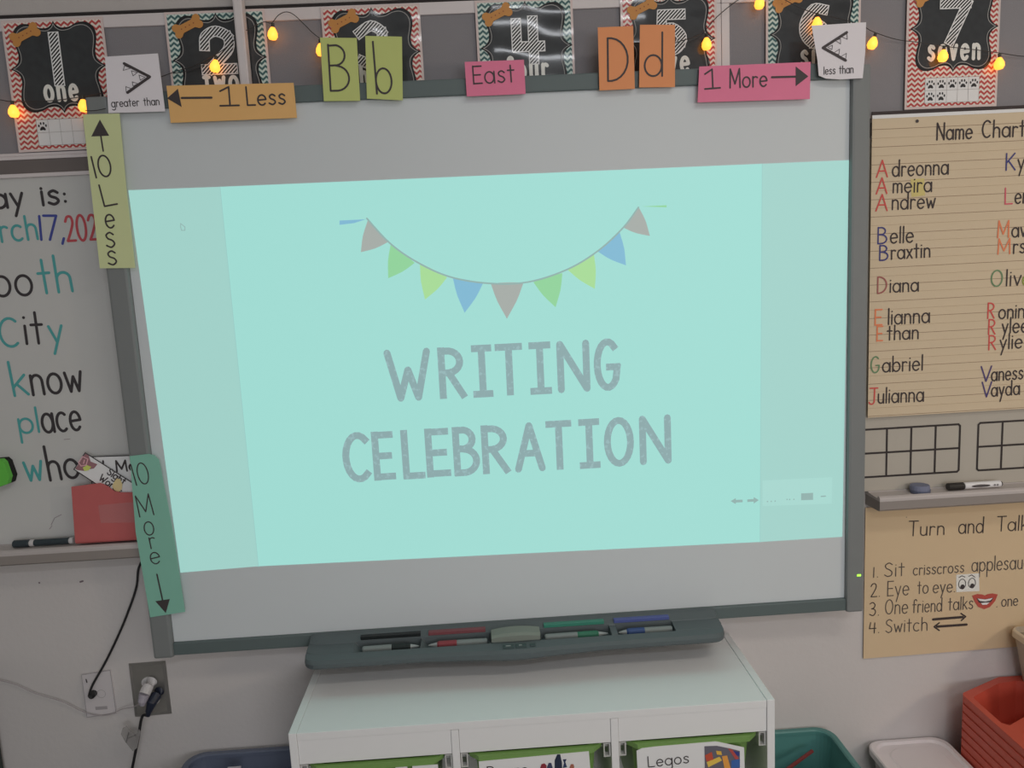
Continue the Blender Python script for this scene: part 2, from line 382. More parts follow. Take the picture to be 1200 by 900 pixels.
text('lettering', 'it', ((-1.0507, 1.3510), (-1.0098, 1.3507), 0.0751), YW, .0062, WBk, wl, xh=.55)
text('lettering', 'y', ((-0.9969, 1.3500), (-0.9670, 1.3503), 0.0639), YW, .006, WT, wl)
text('lettering', 'k', ((-1.0927, 1.2362), (-1.0586, 1.2381), 0.0764), YW, .0062, WT, wl)
text('lettering', 'now', ((-1.0514, 1.2357), (-0.9381, 1.2390), 0.0631), YW, .0066, WBk, wl, xh=.72)
text('lettering', 'pl', ((-1.0913, 1.1502), (-1.0458, 1.1514), 0.0562), YW, .0055, WT, wl, xh=.6)
text('lettering', 'ace', ((-1.0386, 1.1490), (-0.9530, 1.1509), 0.0641), YW, .0064, WBk, wl, xh=.68)
text('lettering', 'w', ((-1.0914, 1.0391), (-1.0511, 1.0406), 0.0750), YW, .0066, WT, wl)
text('lettering', 'ho', ((-1.0400, 1.0379), (-0.9707, 1.0417), 0.0791), YW, .0066, WBk, wl, xh=.56)
bm = B()
for q in [[(-1.0500, 0.9335), (-1.0402, 0.9492), (-1.0239, 0.9563)], [(-1.0551, 0.9237), (-1.0483, 0.9314)], [(-0.9955, 1.1307), (-0.9822, 1.1309)]]: ribbon(bm, q, .0015, YW)
obj('marker_smudge', bm, mat('smudge', pc(120, 112, 116, .5), .8), wl)

# ten frames of black tape on the right whiteboard
TAPE = mat('black_tape', (.03, .022, .022, 1), .5)
def ten_frame(x0, x1, z0, z1, cols, parent):
    bm = B(); w_ = .0047
    ribbon(bm, [(x0 + .004, z1), (x1 - .004, z1), (x1, z1 - .004), (x1, z0 + .004), (x1 - .004, z0), (x0 + .004, z0), (x0, z0 + .004), (x0, z1 - .004)], w_, -.0148, closed=True)
    for i in range(1, cols): x = x0 + (x1 - x0) * i / cols; ribbon(bm, [(x, z0), (x, z1)], w_, -.0146)
    ribbon(bm, [(x0, (z0 + z1) / 2), (x1, (z0 + z1) / 2)], w_, -.0147)
    return obj('ten_frame', bm, TAPE, parent)
a_ = (1.0816, 1.0441); b_ = (1.0853, 0.9284); c_ = (0.9639, 1.0448); d_ = (1.1263, 1.0448)
sx_ = (a_[0] - c_[0]) / 2; zt_ = a_[1]; zb_ = b_[1]
ten_frame(a_[0] - 5 * sx_, a_[0], zb_, zt_, 5, wr)
ten_frame(d_[0], d_[0] + 5 * sx_, zb_, zt_, 5, wr)

# ================================================================== number posters
RED = chevron('red_chevron', pc(146, 60, 58, .5), pc(196, 172, 164, .5))
TEAL = chevron('teal_chevron', pc(52, 82, 82, .5), pc(160, 172, 166, .5))
PAP = mat('poster_border_paper', pc(172, 158, 155, .5), .5); laminate(PAP)
BLK = mat('poster_chalkboard', pc(42, 44, 46, .5), .5, noise=.25, nscale=60); laminate(BLK)
BLD = mat('poster_dark_rim', (.018, .018, .02, 1), .5); laminate(BLD)
HAT = hatched('poster_hatching', (.03, .03, .032, 1), pc(210, 200, 196, .5))
CHK = mat('poster_chalk', pc(212, 200, 196, .5), .5); laminate(CHK)
CRM = mat('poster_word', pc(212, 190, 176, .5), .5); laminate(CRM)
THIN = mat('poster_thin_line', pc(128, 126, 124, .5), .5)
BONE = mat('bone_brown', pc(158, 110, 58, .5), .6); BDOT = mat('bone_dot', pc(120, 60, 40, .5), .6)
PAWM = mat('paw_black', (.02, .02, .022, 1), .5); GRD = mat('grid_white', pc(205, 195, 195, .5), .5); laminate(GRD)
def plaque_pts(s=1.0):
    q = [(0, 1.02), (.05, .93), (.16, .865), (.32, .88), (.48, .955), (.66, .97), (.80, .88), (.86, .72), (.84, .52), (.80, .32), (.82, .16), (.90, .06), (1.0, 0)]
    q = [tuple(v) for v in smoothpts(q, 4)]
    full = q + [(x, -z) for x, z in q[::-1][1:]]
    full += [(-x, z) for x, z in full[::-1][1:-1]]
    return [(x * s, z * s) for x, z in full]
PW, PH = .210, .268
def poster(n, word, x, z, rot, chev, label, tens=None):
    p = thing('number_poster', (x, -.0175, z), label, 'poster', 'laminated number posters along the wall', rot=(0, rot, 0))
    rect = lambda x0, x1, z0, z1: [(x0, z0), (x1, z0), (x1, z1), (x0, z1)]
    obj('sheet', slab(B(), rect(0, PW, -PH, 0), 0, .001), PAP, p)
    obj('chevron_border', slab(B(), rect(.005, PW - .005, -PH + .005, -.005), -.0003, 0), chev, p)
    cx, cz, hw, hh = .107, -.098, .1, .092
    obj('chalkboard_rim', slab(B(), [(cx + a * hw, cz + b * hh) for a, b in plaque_pts()], -.0006, 0), BLD, p)
    bm = slab(B(), [(cx + a * hw * .955, cz + b * hh * .955) for a, b in plaque_pts()], -.0009, 0)
    obj('chalkboard', bm, BLK, p)
    bm = B(); ribbon(bm, [(cx + a * hw * .93, cz + b * hh * .93) for a, b in plaque_pts()], .0013, -.0012, closed=True)
    obj('chalk_line', bm, THIN, p)
    # the hatched numeral
    D = {'1': [[(.105, -.036), (.105, -.127)]],
         '2': [sm((.078, -.072), (.082, -.052), (.104, -.042), (.128, -.054), (.128, -.078), (.106, -.100), (.086, -.118)), [(.076, -.119), (.134, -.119)]],
         '3': [sm((.078, -.056), (.104, -.042), (.126, -.056), (.120, -.075), (.102, -.082)), sm((.102, -.082), (.126, -.09), (.128, -.112), (.104, -.122), (.078, -.112))],
         '4': [[(.086, -.048), (.086, -.098), (.138, -.098)], [(.122, -.044), (.122, -.126)]],
         '5': [[(.132, -.046), (.090, -.046), (.088, -.078)], sm((.088, -.079), (.112, -.074), (.132, -.092), (.124, -.114), (.102, -.121), (.08, -.113))],
         '6': [sm((.128, -.050), (.104, -.048), (.086, -.074), (.086, -.100), (.104, -.118), (.126, -.108), (.126, -.088), (.108, -.080), (.092, -.092))],
         '7': [[(.082, -.048), (.134, -.048), (.098, -.126)]]}[n]
    b1 = B(); b2 = B()
    for st in D:
        parts_ = [st] if len(st) < 10 else [st[:len(st) // 2 + 1], st[len(st) // 2:]]
        for s_ in parts_: ribbon(b1, s_, .0225, -.0015, sq=True); ribbon(b2, s_, .0180, -.0019, sq=True)
    obj('numeral_outline', b1, CHK, p); obj('numeral', b2, HAT, p)
    wd = {'one': (.072, .139), 'two': (.07, .14), 'three': (.055, .155), 'four': (.062, .15), 'five': (.066, .146), 'six': (.078, .132), 'seven': (.05, .165)}[word]
    text('word', word, ((wd[0], -.165), (wd[1], -.165), .046), -.0015, .0078, CRM, p, xh=.66, gap=.3)
    # bone in the corner
    bm = B(); th = math.radians(24); c, s_ = math.cos(th), math.sin(th)
    bp = ell(.024, .007, .0085, .0080, 8, -50, 150) + [(.013, .0085), (-.013, .0085)] + ell(-.024, .007, .0085, .0080, 8, 30, 230) + ell(-.024, -.007, .0085, .0080, 8, 130, 330) + [(-.013, -.0085), (.013, -.0085)] + ell(.024, -.007, .0085, .0080, 8, 210, 410)
    slab(bm, [(.047 + u * c - v * s_, -.030 + u * s_ + v * c) for u, v in bp], -.0024, .0004)
    obj('bone', bm, BONE, p)
    bm = B()
    for k in range(4): u = -.014 + k * .0095; ribbon(bm, [(.047 + u * c, -.030 + u * s_)], .0026, -.0027)
    obj('bone_dots', bm, BDOT, p)
    # ten grid with paws
    gx0, gx1, gz0, gz1 = .045, .168, -.256, -.203
    obj('ten_grid', slab(B(), rect(gx0, gx1, gz0, gz1), -.0006, 0), GRD, p)
    bm = B()
    ribbon(bm, rect(gx0, gx1, gz0, gz1), .0009, -.0009, closed=True); ribbon(bm, [(gx0, (gz0 + gz1) / 2), (gx1, (gz0 + gz1) / 2)], .0007, -.0009)
    for i in range(1, 5): gx = gx0 + (gx1 - gx0) * i / 5; ribbon(bm, [(gx, gz0), (gx, gz1)], .0007, -.0009)
    obj('grid_lines', bm, THIN, p)
    for k in range(int(n)):
        px_ = gx0 + (gx1 - gx0) * (k % 5 + .5) / 5; pz_ = (gz0 + (gz1 - gz0) * (.73 if k < 5 else .24))
        bm = slab(B(), [(px_ + u, pz_ - .004 + v) for u, v in [(-.005, -.004), (.0, -.0025), (.005, -.004), (.0062, -.001), (.003, .0035), (0, .0045), (-.003, .0035), (-.0062, -.001)]], -.0012, 0)
        for u, v in ((-.0075, .002), (-.003, .0068), (.003, .0068), (.0075, .002)): slab(bm, ell(px_ + u, pz_ + v, .0018, .0030, 8), -.0012, 0)
        obj('paw_print', bm, PAWM, p)
    return p
poster('1', 'one', -1.008, 2.029, math.radians(-.2), RED, 'red chevron number poster showing a 1 and the word one')
poster('2', 'two', -.670, 2.033, 0, TEAL, 'teal chevron number poster showing a 2, behind the orange card')
poster('3', 'three', -.342, 2.031, math.radians(-.2), RED, 'red chevron number poster mostly hidden by the B and b cards')
poster('4', 'four', -.014, 2.032, 0, TEAL, 'teal chevron number poster showing a 4, above the East card')
poster('5', 'five', .299, 2.034, math.radians(0), RED, 'red chevron number poster showing a 5, behind the D and d cards')
poster('6', 'six', .618, 2.036, math.radians(.4), TEAL, 'teal chevron number poster showing a 6, behind the less-than card')
poster('7', 'seven', .931, 2.036, math.radians(.3), RED, 'red chevron number poster showing a 7 and the word seven')

# white cable channel standing in front of poster two
t = thing('cable_channel', (-.507, -.035, 1.84), 'white metal cable channel standing upright in front of the number 2 poster', 'cable channel')
obj('channel', box(B(), -.5165, -.4975, -.050, -.024, 1.845, 2.889, .002), M['alu'], t)
obj('cover_strip', box(B(), -.5135, -.5005, -.0525, -.0502, 1.85, 2.885, .001), M['alu'], t)

# ================================================================== string lights
BULB = mat('warm_bulb_glow', (1, .55, .15, 1), .3, emit=(1, .33, .03, 1), strength=2.2)
SOCK = mat('lamp_socket', (.05, .045, .03, 1), .5); WIRE = mat('dark_lamp_wire', (.05, .045, .045, 1), .6)
def bulb_at(x, z, parent, y=-.034, tilt=0):
    bm = B(); c, s_ = math.cos(tilt), math.sin(tilt)
    prof = [(0, -.0125), (.0075, -.0105), (.0108, -.004), (.0100, .003), (.0070, .009), (.0040, .0135)]
    rings = []
    for r, h in prof[1:]:
        rings.append([bm.verts.new((x + (r * math.cos(k * PI / 6)) * c + h * s_, y + r * math.sin(k * PI / 6), z + h * c - r * math.cos(k * PI / 6) * s_)) for k in range(12)])
    tip = bm.verts.new((x - .0125 * s_, y, z - .0125 * c))
    for k in range(12): bm.faces.new((tip, rings[0][(k + 1) % 12], rings[0][k]))
    for a, b in zip(rings, rings[1:]):
        for k in range(12): bm.faces.new((a[k], a[(k + 1) % 12], b[(k + 1) % 12], b[k]))
    bm.faces.new(rings[-1])
    o = obj('bulb', bm, BULB, parent, smooth=True)
    bm = tube(B(), [(x + .0135 * s_, y, z + .0135 * c), (x + .022 * s_, y, z + .022 * c)], .0034, 8)
    q = obj('socket', bm, SOCK, o)
    return o
def wire(pl, parent, r=.0009):
    for q in pl:
        obj('wire', tube(B(), [(v[0], v[2], v[1]) for v in q], r, 6), WIRE, parent, smooth=True)
def w3(q, ys=-.034): return [tuple(p) for p in smoothpts([(x, z, ys) for x, z in q], 5)]
t = thing('string_lights', (-.9, -.034, 1.84), 'warm teardrop string lights draped at the upper left, over the red and teal posters', 'string lights')
for u, v, tl_ in (((-0.9976, 1.8417), 0, 0), ((-0.8517, 1.8468), 0, 0), ((-0.5697, 1.9157), 0, .2), ((-0.4432, 1.9760), 0, .1), ((-0.3452, 1.9396), 0, 0)):
    bulb_at(u[0], u[1], t, tilt=tl_)
wire([w3(q) for q in [[(-1.0908, 1.8784), (-1.0222, 1.8669), (-0.9947, 1.8623), (-0.9172, 1.8608), (-0.8492, 1.8666), (-0.8096, 1.8719), (-0.7370, 1.8845), (-0.6542, 1.9088), (-0.6084, 1.9207), (-0.5746, 1.9366), (-0.5484, 1.9493), (-0.5042, 1.9818), (-0.4614, 2.0006), (-0.4438, 1.9983), (-0.4282, 2.0130), (-0.4116, 2.0192), (-0.3961, 2.0135), (-0.3764, 1.9940), (-0.3601, 1.9763), (-0.3434, 1.9619)]]], t)
wire([w3(q, -.0845) for q in [[(-0.8261, 1.8271), (-0.8054, 1.8263), (-0.7843, 1.8296)]]], t, .0008)
wire([w3(q) for q in [[(-0.6581, 1.9055), (-0.6183, 1.9108), (-0.5793, 1.9264)]]], t, .0008)
t2 = thing('string_lights', (.8, -.034, 1.9), 'warm teardrop string lights draped at the upper right, above the less-than card and name chart', 'string lights')
for u, tl_ in (((0.4812, 1.9195), 0), ((0.5974, 1.9989), .1), ((0.7236, 1.9523), 0), ((0.8466, 1.9071), .3), ((1.0043, 1.8742), .1), ((1.1315, 1.8531), 0)):
    bulb_at(u[0], u[1], t2, tilt=tl_)
wire([w3(q) for q in [[(0.3583, 1.9103), (0.4199, 1.9272), (0.4704, 1.9427), (0.5043, 1.9746), (0.5455, 2.0043), (0.5790, 2.0203), (0.5976, 2.0214), (0.6384, 2.0113), (0.6813, 1.9888), (0.7225, 1.9733), (0.7752, 1.9609), (0.8224, 1.9451), (0.8471, 1.9318), (0.8986, 1.9139), (0.9558, 1.9046), (1.0036, 1.8956), (1.0708, 1.8859), (1.1306, 1.8764), (1.1868, 1.8670), (1.2641, 1.8640)]]], t2)
wire([w3(q) for q in [[(0.4773, 1.9056), (0.4845, 1.8912), (0.4880, 1.8770)]]], t2, .0008)

# ================================================================== interactive board
t = thing('interactive_whiteboard', (0, -.05, .62), 'large wall-mounted interactive whiteboard with grey frame showing a teal projected slide', 'interactive whiteboard')
WB3 = t
x0, x1, z0, z1 = -.7825, .7825, .654, 1.828
obj('backing', box(B(), x0 - .02, x1 + .02, -.062, -.024, z0 - .02, z1 + .02), M['sbdark'], t)
obj('screen_surface', box(B(), x0, x1, -.065, -.0621, z0, z1), M['sbsurf'], t)
for s_, xa, xb in ((-1, -.828, -.783), (1, .783, .823)):
    obj('side_frame', box(B(), xa, xb, -.078, -.024, .6205, 1.856, .006), M['sbframe'], t)
bm = B(); box(bm, x0 - .001, x1 + .001, -.073, -.024, z1, z1 + .034, .003)
obj('top_rail', bm, M['sbdark'], t)
obj('bottom_rail', box(B(), x0 - .001, x1 + .001, -.073, -.024, z0 - .030, z0, .003), M['sbdark'], t)
obj('status_light', box(B(), .806, .8155, -.0795, -.0775, .7095, .7145, .0012), mat('green_led', (.3, 1, .1, 1), .4, emit=(.55, 1, .08, 1), strength=1.0), t, label='small lit green status light')
# projected slide
def glow(name, r, g, b, k=1., speck=0):
    c = (s2l(r) * k, s2l(g) * k, s2l(b) * k, 1)
    m = mat(name, (.10, .10, .10, 1), .6, emit=c, strength=1.0)
    nt = m.node_tree; bs = nt.nodes['Principled BSDF']
    if speck:
        tc = nt.nodes.new('ShaderNodeTexCoord'); n = nt.nodes.new('ShaderNodeTexNoise'); n.inputs['Scale'].default_value = 110; n.inputs['Detail'].default_value = 3
        cr = nt.nodes.new('ShaderNodeValToRGB'); cr.color_ramp.elements[0].position = .56; cr.color_ramp.elements[1].position = .64
        cr.color_ramp.elements[0].color = c; cr.color_ramp.elements[1].color = tuple(v * 1.22 for v in c[:3]) + (1,)
        nt.links.new(tc.outputs['Object'], n.inputs['Vector']); nt.links.new(n.outputs['Fac'], cr.inputs[0]); nt.links.new(cr.outputs[0], bs.inputs['Emission Color'])
    return m
GM = glow('projected_teal', 151, 213, 204); GS = glow('projected_pale_teal', 152, 202, 194)
GT = glow('projected_grey', 128, 160, 162, speck=1); GR_ = glow('projected_dusty_red', 156, 163, 158); GG = glow('projected_green', 134, 203, 146)
GY = glow('projected_lime', 158, 212, 142); GB = glow('projected_blue', 116, 176, 204); GL = glow('projected_line', 134, 168, 164); GLT = glow('projected_faint', 144, 196, 190)
GX = glow('projected_panel', 158, 208, 200)
img = obj('projected_slide', slab(B(), [(-0.7663, 1.6661), (-0.5747, 1.6643), (-0.5746, 0.8218), (-0.7505, 0.8184)][::-1], -.0655, 0), GS, t)
obj('slide_page', slab(B(), [(-0.5747, 1.6643), (0.5902, 1.6596), (0.5811, 0.8038), (-0.5746, 0.8218)][::-1], -.0655, 0), GM, img)
obj('slide_margin', slab(B(), [(0.5902, 1.6596), (.7822, (0.7903, 1.6588)[1]), (0.7762, 0.8036), (0.5811, 0.8038)][::-1], -.0655, 0), GS, img)
bm = B()
for q in [[(-0.5747, 1.6643), (-0.5747, 0.8208)], [(0.5902, 1.6596), (0.5811, 0.8038)]]: obj('slide_edge_line', ribbon(B(), q, .0016, -.0658), GLT, img)
bm = B()
for q in [[(-0.3293, 1.5824), (-0.2728, 1.5824), (-0.2989, 1.5755), (-0.3300, 1.5734)]]: slab(bm, q, -.0660, 0)
obj('ribbon_end', bm, GB, img)
bm = B()
for q in [[(0.3245, 1.5812), (0.3788, 1.5814), (0.3787, 1.5769)]]: slab(bm, q, -.0660, 0)
obj('ribbon_end', bm, GG, img)
def flag(q, m, lab):
    a, b, c = [Vector(v) for v in q]; cen = (a + b + c) / 3
    def bulge(p, q_, k):
        o_ = []
        for i in range(6):
            tt = i / 6; m_ = p.lerp(q_, tt); d = (m_ - cen); o_.append(tuple(m_ + d.normalized() * k * 4 * tt * (1 - tt)))
        return o_
    pp = bulge(a, b, .001) + bulge(b, c, .0032) + bulge(c, a, .0032)
    obj('bunting_flag', slab(B(), pp, -.0661, 0), m, img, label=lab)
FL = [("431,258.5 455,283.5 423,295.5", GR_, 'dusty red bunting flag'), ("458,286 486,308 455,326", GG, 'green bunting flag'), ("492,308 524,325 498,351", GY, 'lime bunting flag'),
      ("530.5,325 566,332 544.5,366.5", GB, 'blue bunting flag'), ("575,332 613.5,331 594,373.5", GR_, 'dusty red bunting flag'), ("625,330.5 659,320 651,360", GG, 'green bunting flag'),
      ("665,316 696,298 697,338.5", GY, 'lime bunting flag'), ("700,294.5 726,272 733.5,311", GB, 'blue bunting flag'), ("730,266.5 748.5,243 761.5,276.5", GR_, 'dusty red bunting flag')]
FQ = [[(-0.2693, 1.5795), (-0.2289, 1.5323), (-0.2891, 1.5134)], [(-0.2237, 1.5275), (-0.1750, 1.4849), (-0.2345, 1.4548)], [(-0.1640, 1.4843), (-0.1068, 1.4502), (-0.1581, 1.4046)], [(-0.0948, 1.4496), (-0.0295, 1.4333), (-0.0733, 1.3713)], [(-0.0127, 1.4324), (0.0593, 1.4306), (0.0188, 1.3533)], [(0.0808, 1.4304), (0.1454, 1.4467), (0.1273, 1.3729)], [(0.1570, 1.4535), (0.2164, 1.4838), (0.2156, 1.4086)], [(0.2241, 1.4899), (0.2742, 1.5288), (0.2861, 1.4563)], [(0.2820, 1.5385), (0.3179, 1.5797), (0.3406, 1.5173)]]
for q, (_, m_, lb) in zip(FQ, FL): flag(q, m_, lb)
bm = B()
for q in [[(-0.2708, 1.5841), (-0.2254, 1.5294), (-0.1703, 1.4865), (-0.1012, 1.4512), (-0.0174, 1.4327), (0.0677, 1.4309), (0.1541, 1.4531), (0.2241, 1.4899), (0.2820, 1.5376), (0.3169, 1.5798)]]:
    ribbon(bm, [tuple(v) for v in smoothpts(q, 6)], .0036, -.0664)
obj('bunting_string', bm, GL, img)
def headline(word, a, b, h, spans):
    a = Vector(a); b = Vector(b); d = (b - a).normalized(); ez = Vector((-d.y, d.x)); L = (b - a).length
    wpen = .0155
    for ch, (s0, s1) in zip(word, spans):
        adv, st = G[ch]; bm = B(); k = 0
        wd = (s1 - s0) * L - wpen
        x_s = [p[0] for pl in st for p in pl]; z_s = [p[1] for pl in st for p in pl]
        x0_, x1_, z0_, z1_ = min(x_s), max(x_s), min(z_s), max(z_s)
        for pl in st:
            q = [a + d * (s0 * L + wpen / 2 + (px_ - x0_) / max(.01, x1_ - x0_) * wd) + ez * (wpen / 2 + (pz_ - z0_) / (z1_ - z0_) * (h - wpen)) for px_, pz_ in pl]
            ribbon(bm, q, wpen, -.0664 - .00004 * k, sq=(ch not in 'WNAS')); k += 1
        obj('letter', bm, GT, img)
hl = ((-0.2572, 1.1820), (0.2673, 1.1801), 0.1177)
headline('WRITING', hl[0], hl[1], hl[2], [(.0, .195), (.225, .34), (.365, .455), (.465, .585), (.608, .705), (.728, .868), (.885, 1.0)])
hl = ((-0.3649, 1.0039), (0.3777, 1.0040), 0.1150)
headline('CELEBRATION', hl[0], hl[1], hl[2], [(0, .082), (.09, .158), (.178, .247), (.25, .325), (.333, .413), (.42, .504), (.518, .612), (.615, .697), (.715, .782), (.793, .885), (.902, 1.0)])
# toolbar in the corner of the slide
obj('toolbar_panel', slab(B(), [(0.5878, 0.9509), (0.7506, 0.9489), (0.7502, 0.8857), (0.5875, 0.8899)][::-1], -.0660, 0), GX, img)
bm = B()
for q in [[(0.5128, 0.9068), (0.5248, 0.9132), (0.5248, 0.9091), (0.5407, 0.9085), (0.5406, 0.9024), (0.5247, 0.9026), (0.5247, 0.8989)], [(0.5786, 0.9051), (0.5667, 0.9130), (0.5666, 0.9085), (0.5517, 0.9084), (0.5516, 0.9023), (0.5666, 0.9022), (0.5666, 0.8977)], [(0.6777, 0.9148), (0.7057, 0.9145), (0.7058, 0.8977), (0.6777, 0.8985)]]: slab(bm, q, -.0665, 0)
for q in [[(0.5986, 0.9004)], [(0.6076, 0.9002)], [(0.6166, 0.9003)], [(0.6446, 0.9026)], [(0.6506, 0.9022)], [(0.6607, 0.9016)], [(0.7249, 0.9047), (0.7349, 0.9047)]]: ribbon(bm, q, .003, -.0665)
obj('toolbar_icons', bm, GL, img)
bm = B()
for q in [[(-0.6649, 1.5921), (-0.6567, 1.5846), (-0.6575, 1.5775), (-0.6647, 1.5778), (-0.6657, 1.5850)]]: ribbon(bm, q, .0016, -.0665, closed=True)
obj('mouse_pointer', bm, GL, img)

# ================================================================== pen tray under the board
t = thing('pen_tray', (0, -.12, .606), 'dark grey pen tray fixed below the interactive whiteboard', 'tray')
TR = t
xs_ = [-.470, -.4685, -.466, -.461, -.455, -.447, -.435, -.40, -.366, -.365, -.348, -.347, -.215, -.214, -.200, -.199, -.060, -.0565, -.0555, -.03, 0, .03, .0555, .0565, .060, .2, .2145, .216, .230, .231, .36, .361, .40, .435, .447, .455, .461, .466, .4685, .470]
def in_trough(x): return (-.348 <= x <= -.2145) or (-.2 <= x <= -.059) or (.0595 <= x <= .215) or (.2305 <= x <= .3605)
bm = B(); rings = []
for x in xs_:
    e = min(1, max(0, (.470 - abs(x)) / .03)); e = math.sqrt(1 - (1 - e) ** 2)
    yf = -.125 - .045 * e; bulge = .010 * max(0, math.cos(min(1, abs(x) / .11) * PI / 2)) ** 1
    tr_ = in_trough(x); pk_ = tr_ or abs(x) < .056
    sc = .72 + .28 * e; Y_ = lambda v: -.074 + (v + .074) * sc
    pf = [(-.074, .6555 - .006 * (1 - e)), (Y_(-.086), .6535 - .006 * (1 - e)), (Y_(-.101), .6425), (Y_(-.102), .622 if pk_ else .6405), (Y_(-.140), .622 if pk_ else .638), (Y_(-.142), .6365), (Y_(-.163) - bulge, .6335), (Y_(-.170) - bulge, .627), (Y_(-.168) - bulge, .618 - bulge * .4), (Y_(-.156) - bulge, .609 - bulge * .5), (-.074, .602)]
    rings.append([bm.verts.new((x, p[0], p[1])) for p in pf])
for a, b in zip(rings, rings[1:]):
    n = len(a)
    for k in range(n): bm.faces.new((a[k], a[(k + 1) % n], b[(k + 1) % n], b[k]))
bm.faces.new(rings[0]); bm.faces.new(rings[-1])
obj('tray_body', bm, M['tray'], t)
for x_a, x_b, cname, cc, lb in ((-.352, -.216, 'dark', (.008, .012, .013, 1), 'black colour strip'), (-.198, -.068, 'red', pc(98, 54, 58, .5), 'dull red colour strip'),
                         (.066, .205, 'green', pc(44, 104, 88, .5), 'green colour strip'), (.228, .356, 'blue', pc(62, 72, 120, .5), 'blue colour strip')):
    obj('colour_strip', box(B(), x_a, x_b, -.1000, -.088, .6440, .6520, .001), mat('strip_' + cname, cc, .5), t, label=lb)
for x_a in (-.030, -.002): obj('button', box(B(), x_a, x_a + .024, -.168, -.154, .6320, .6372, .001), M['trayd'], t)
obj('button', box(B(), .030, .042, -.166, -.156, .6320, .6372, .001), M['trayd'], t)
bm = B(); box(bm, -.024, -.013, -.163, -.159, .6373, .6377); box(bm, .005, .012, -.163, -.159, .6373, .6377)
obj('button_marks', bm, mat('pale_mark', (.35, .36, .36, 1), .6), t)
def stylus(x_a, x_b, grip, lab, flip):
    tt = thing('stylus_pen', ((x_a + x_b) / 2, -.121, .629), lab, 'pen', 'stylus pens lying in the tray slots')
    s = -1 if flip else 1
    xa, xb = (x_b, x_a) if flip else (x_a, x_b); L = abs(x_b - x_a); z = .6312; y = -.121
    X = lambda f: xa + s * f * L
    obj('barrel', tube(B(), [(X(0), y, z), (X(.02), y, z), (X(.50), y, z), (X(.56), y, z)], [.006, .0078, .0082, .0066], 12), mat('stylus_grey', pc(98, 104, 103, .5), .5), tt, smooth=False)
    obj('grip', tube(B(), [(X(.50), y, z), (X(.53), y, z), (X(.82), y, z), (X(.85), y, z)], [.0070, .0084, .0084, .006], 12), grip, tt)
    obj('nib', tube(B(), [(X(.84), y, z), (X(.96), y, z), (X(1), y, z)], [.0062, .0028, .0012], 10), mat('nib_grey', pc(120, 124, 124, .5), .5), tt)
stylus(-.3455, -.2185, mat('grip_black', (.012, .02, .02, 1), .5), 'stylus pen with black grip, leftmost in the pen tray', False)
stylus(-.1975, -.0645, mat('grip_red', pc(108, 44, 50, .5), .5), 'stylus pen with red grip, left of the eraser', True)
stylus(.0660, .2100, mat('grip_green', pc(34, 86, 66, .5), .5), 'stylus pen with green grip, right of the eraser', False)
stylus(.2340, .3570, mat('grip_blue', pc(36, 56, 96, .5), .5), 'stylus pen with blue grip, rightmost in the pen tray', True)
t = thing('board_eraser', (0, -.12, .649), 'rounded grey eraser resting in the middle of the pen tray', 'eraser')
def arched(bm, xa, xb, ya, yb, za, zb, arch, n=12):
    R = []
    for i in range(n + 1):
        f = i / n; x = xa + (xb - xa) * f; dz = arch * (1 - (2 * f - 1) ** 2); dy = -arch * .25 * (1 - (2 * f - 1) ** 2)
        R.append([bm.verts.new((x, ya + dy, za)), bm.verts.new((x, ya + dy, zb + dz * .8 - .004)), bm.verts.new((x, ya + .006 + dy, zb + dz)), bm.verts.new((x, yb, zb + dz)), bm.verts.new((x, yb, za))])
    for a, b in zip(R, R[1:]):
        for k in range(5): bm.faces.new((a[k], a[(k + 1) % 5], b[(k + 1) % 5], b[k]))
    bm.faces.new(R[0]); bm.faces.new(R[-1]); return bm
obj('eraser_body', arched(B(), -.055, .055, -.140, -.1035, .6375, .650, .0055), mat('eraser_grey', pc(98, 104, 97, .5), .6), t)
obj('felt_pad', box(B(), -.0535, .0535, -.1395, -.1040, .6225, .6374, .001), mat('eraser_felt', pc(76, 84, 84, .5), .9), t)

# ================================================================== paper cards around the board
YC = -.0815
ORG_C = mat('orange_card', pc(200, 142, 90, .5), .7, noise=.03); LIM = mat('lime_card', pc(152, 160, 97, .5), .7, noise=.03)
PNK = mat('pink_card', pc(190, 98, 124, .5), .7, noise=.03); TAN = mat('deep_orange_card', pc(204, 118, 78, .5), .7, noise=.03)
YEL = mat('yellow_card', pc(156, 162, 122, .45), .7, noise=.03); GRN = mat('green_card', pc(98, 142, 127, .45), .7, noise=.03)
def card(quad, m, label, y=YC, name='paper_card', th=.0008, cat='card'):
    cx = sum(p[0] for p in quad) / len(quad); cz = min(p[1] for p in quad)
    t = thing(name, (cx, y, cz), label, cat, 'paper cards taped around the board')
    obj('sheet', slab(B(), quad, y, th), m, t)
    return t
YK = YC - .0006
def arrow(shaft, head, w_, parent, m=None):
    bm = B(); ribbon(bm, shaft, w_, YK)
    slab(bm, head, YK, 0); obj('arrow', bm, m or M['char'], parent)
t = card([(-0.8336, 1.8204), (-0.7592, 1.8190), (-0.7631, 1.6695), (-0.7642, 1.5034), (-0.8378, 1.5062)], YEL, 'yellow card reading 10 Less down the left frame')
arrow([(-0.8022, 1.7781), (-0.8010, 1.7455)], [(-0.8216, 1.7756), (-0.7851, 1.7757), (-0.8001, 1.8087)], .0032, t)
bm = B()
write(bm, '|0', *((-0.8250, 1.6923), (-0.7879, 1.6949), 0.0428), YK, .0034); write(bm, 'L', *((-0.8140, 1.6325), (-0.7854, 1.6364), 0.0450), YK, .0034)
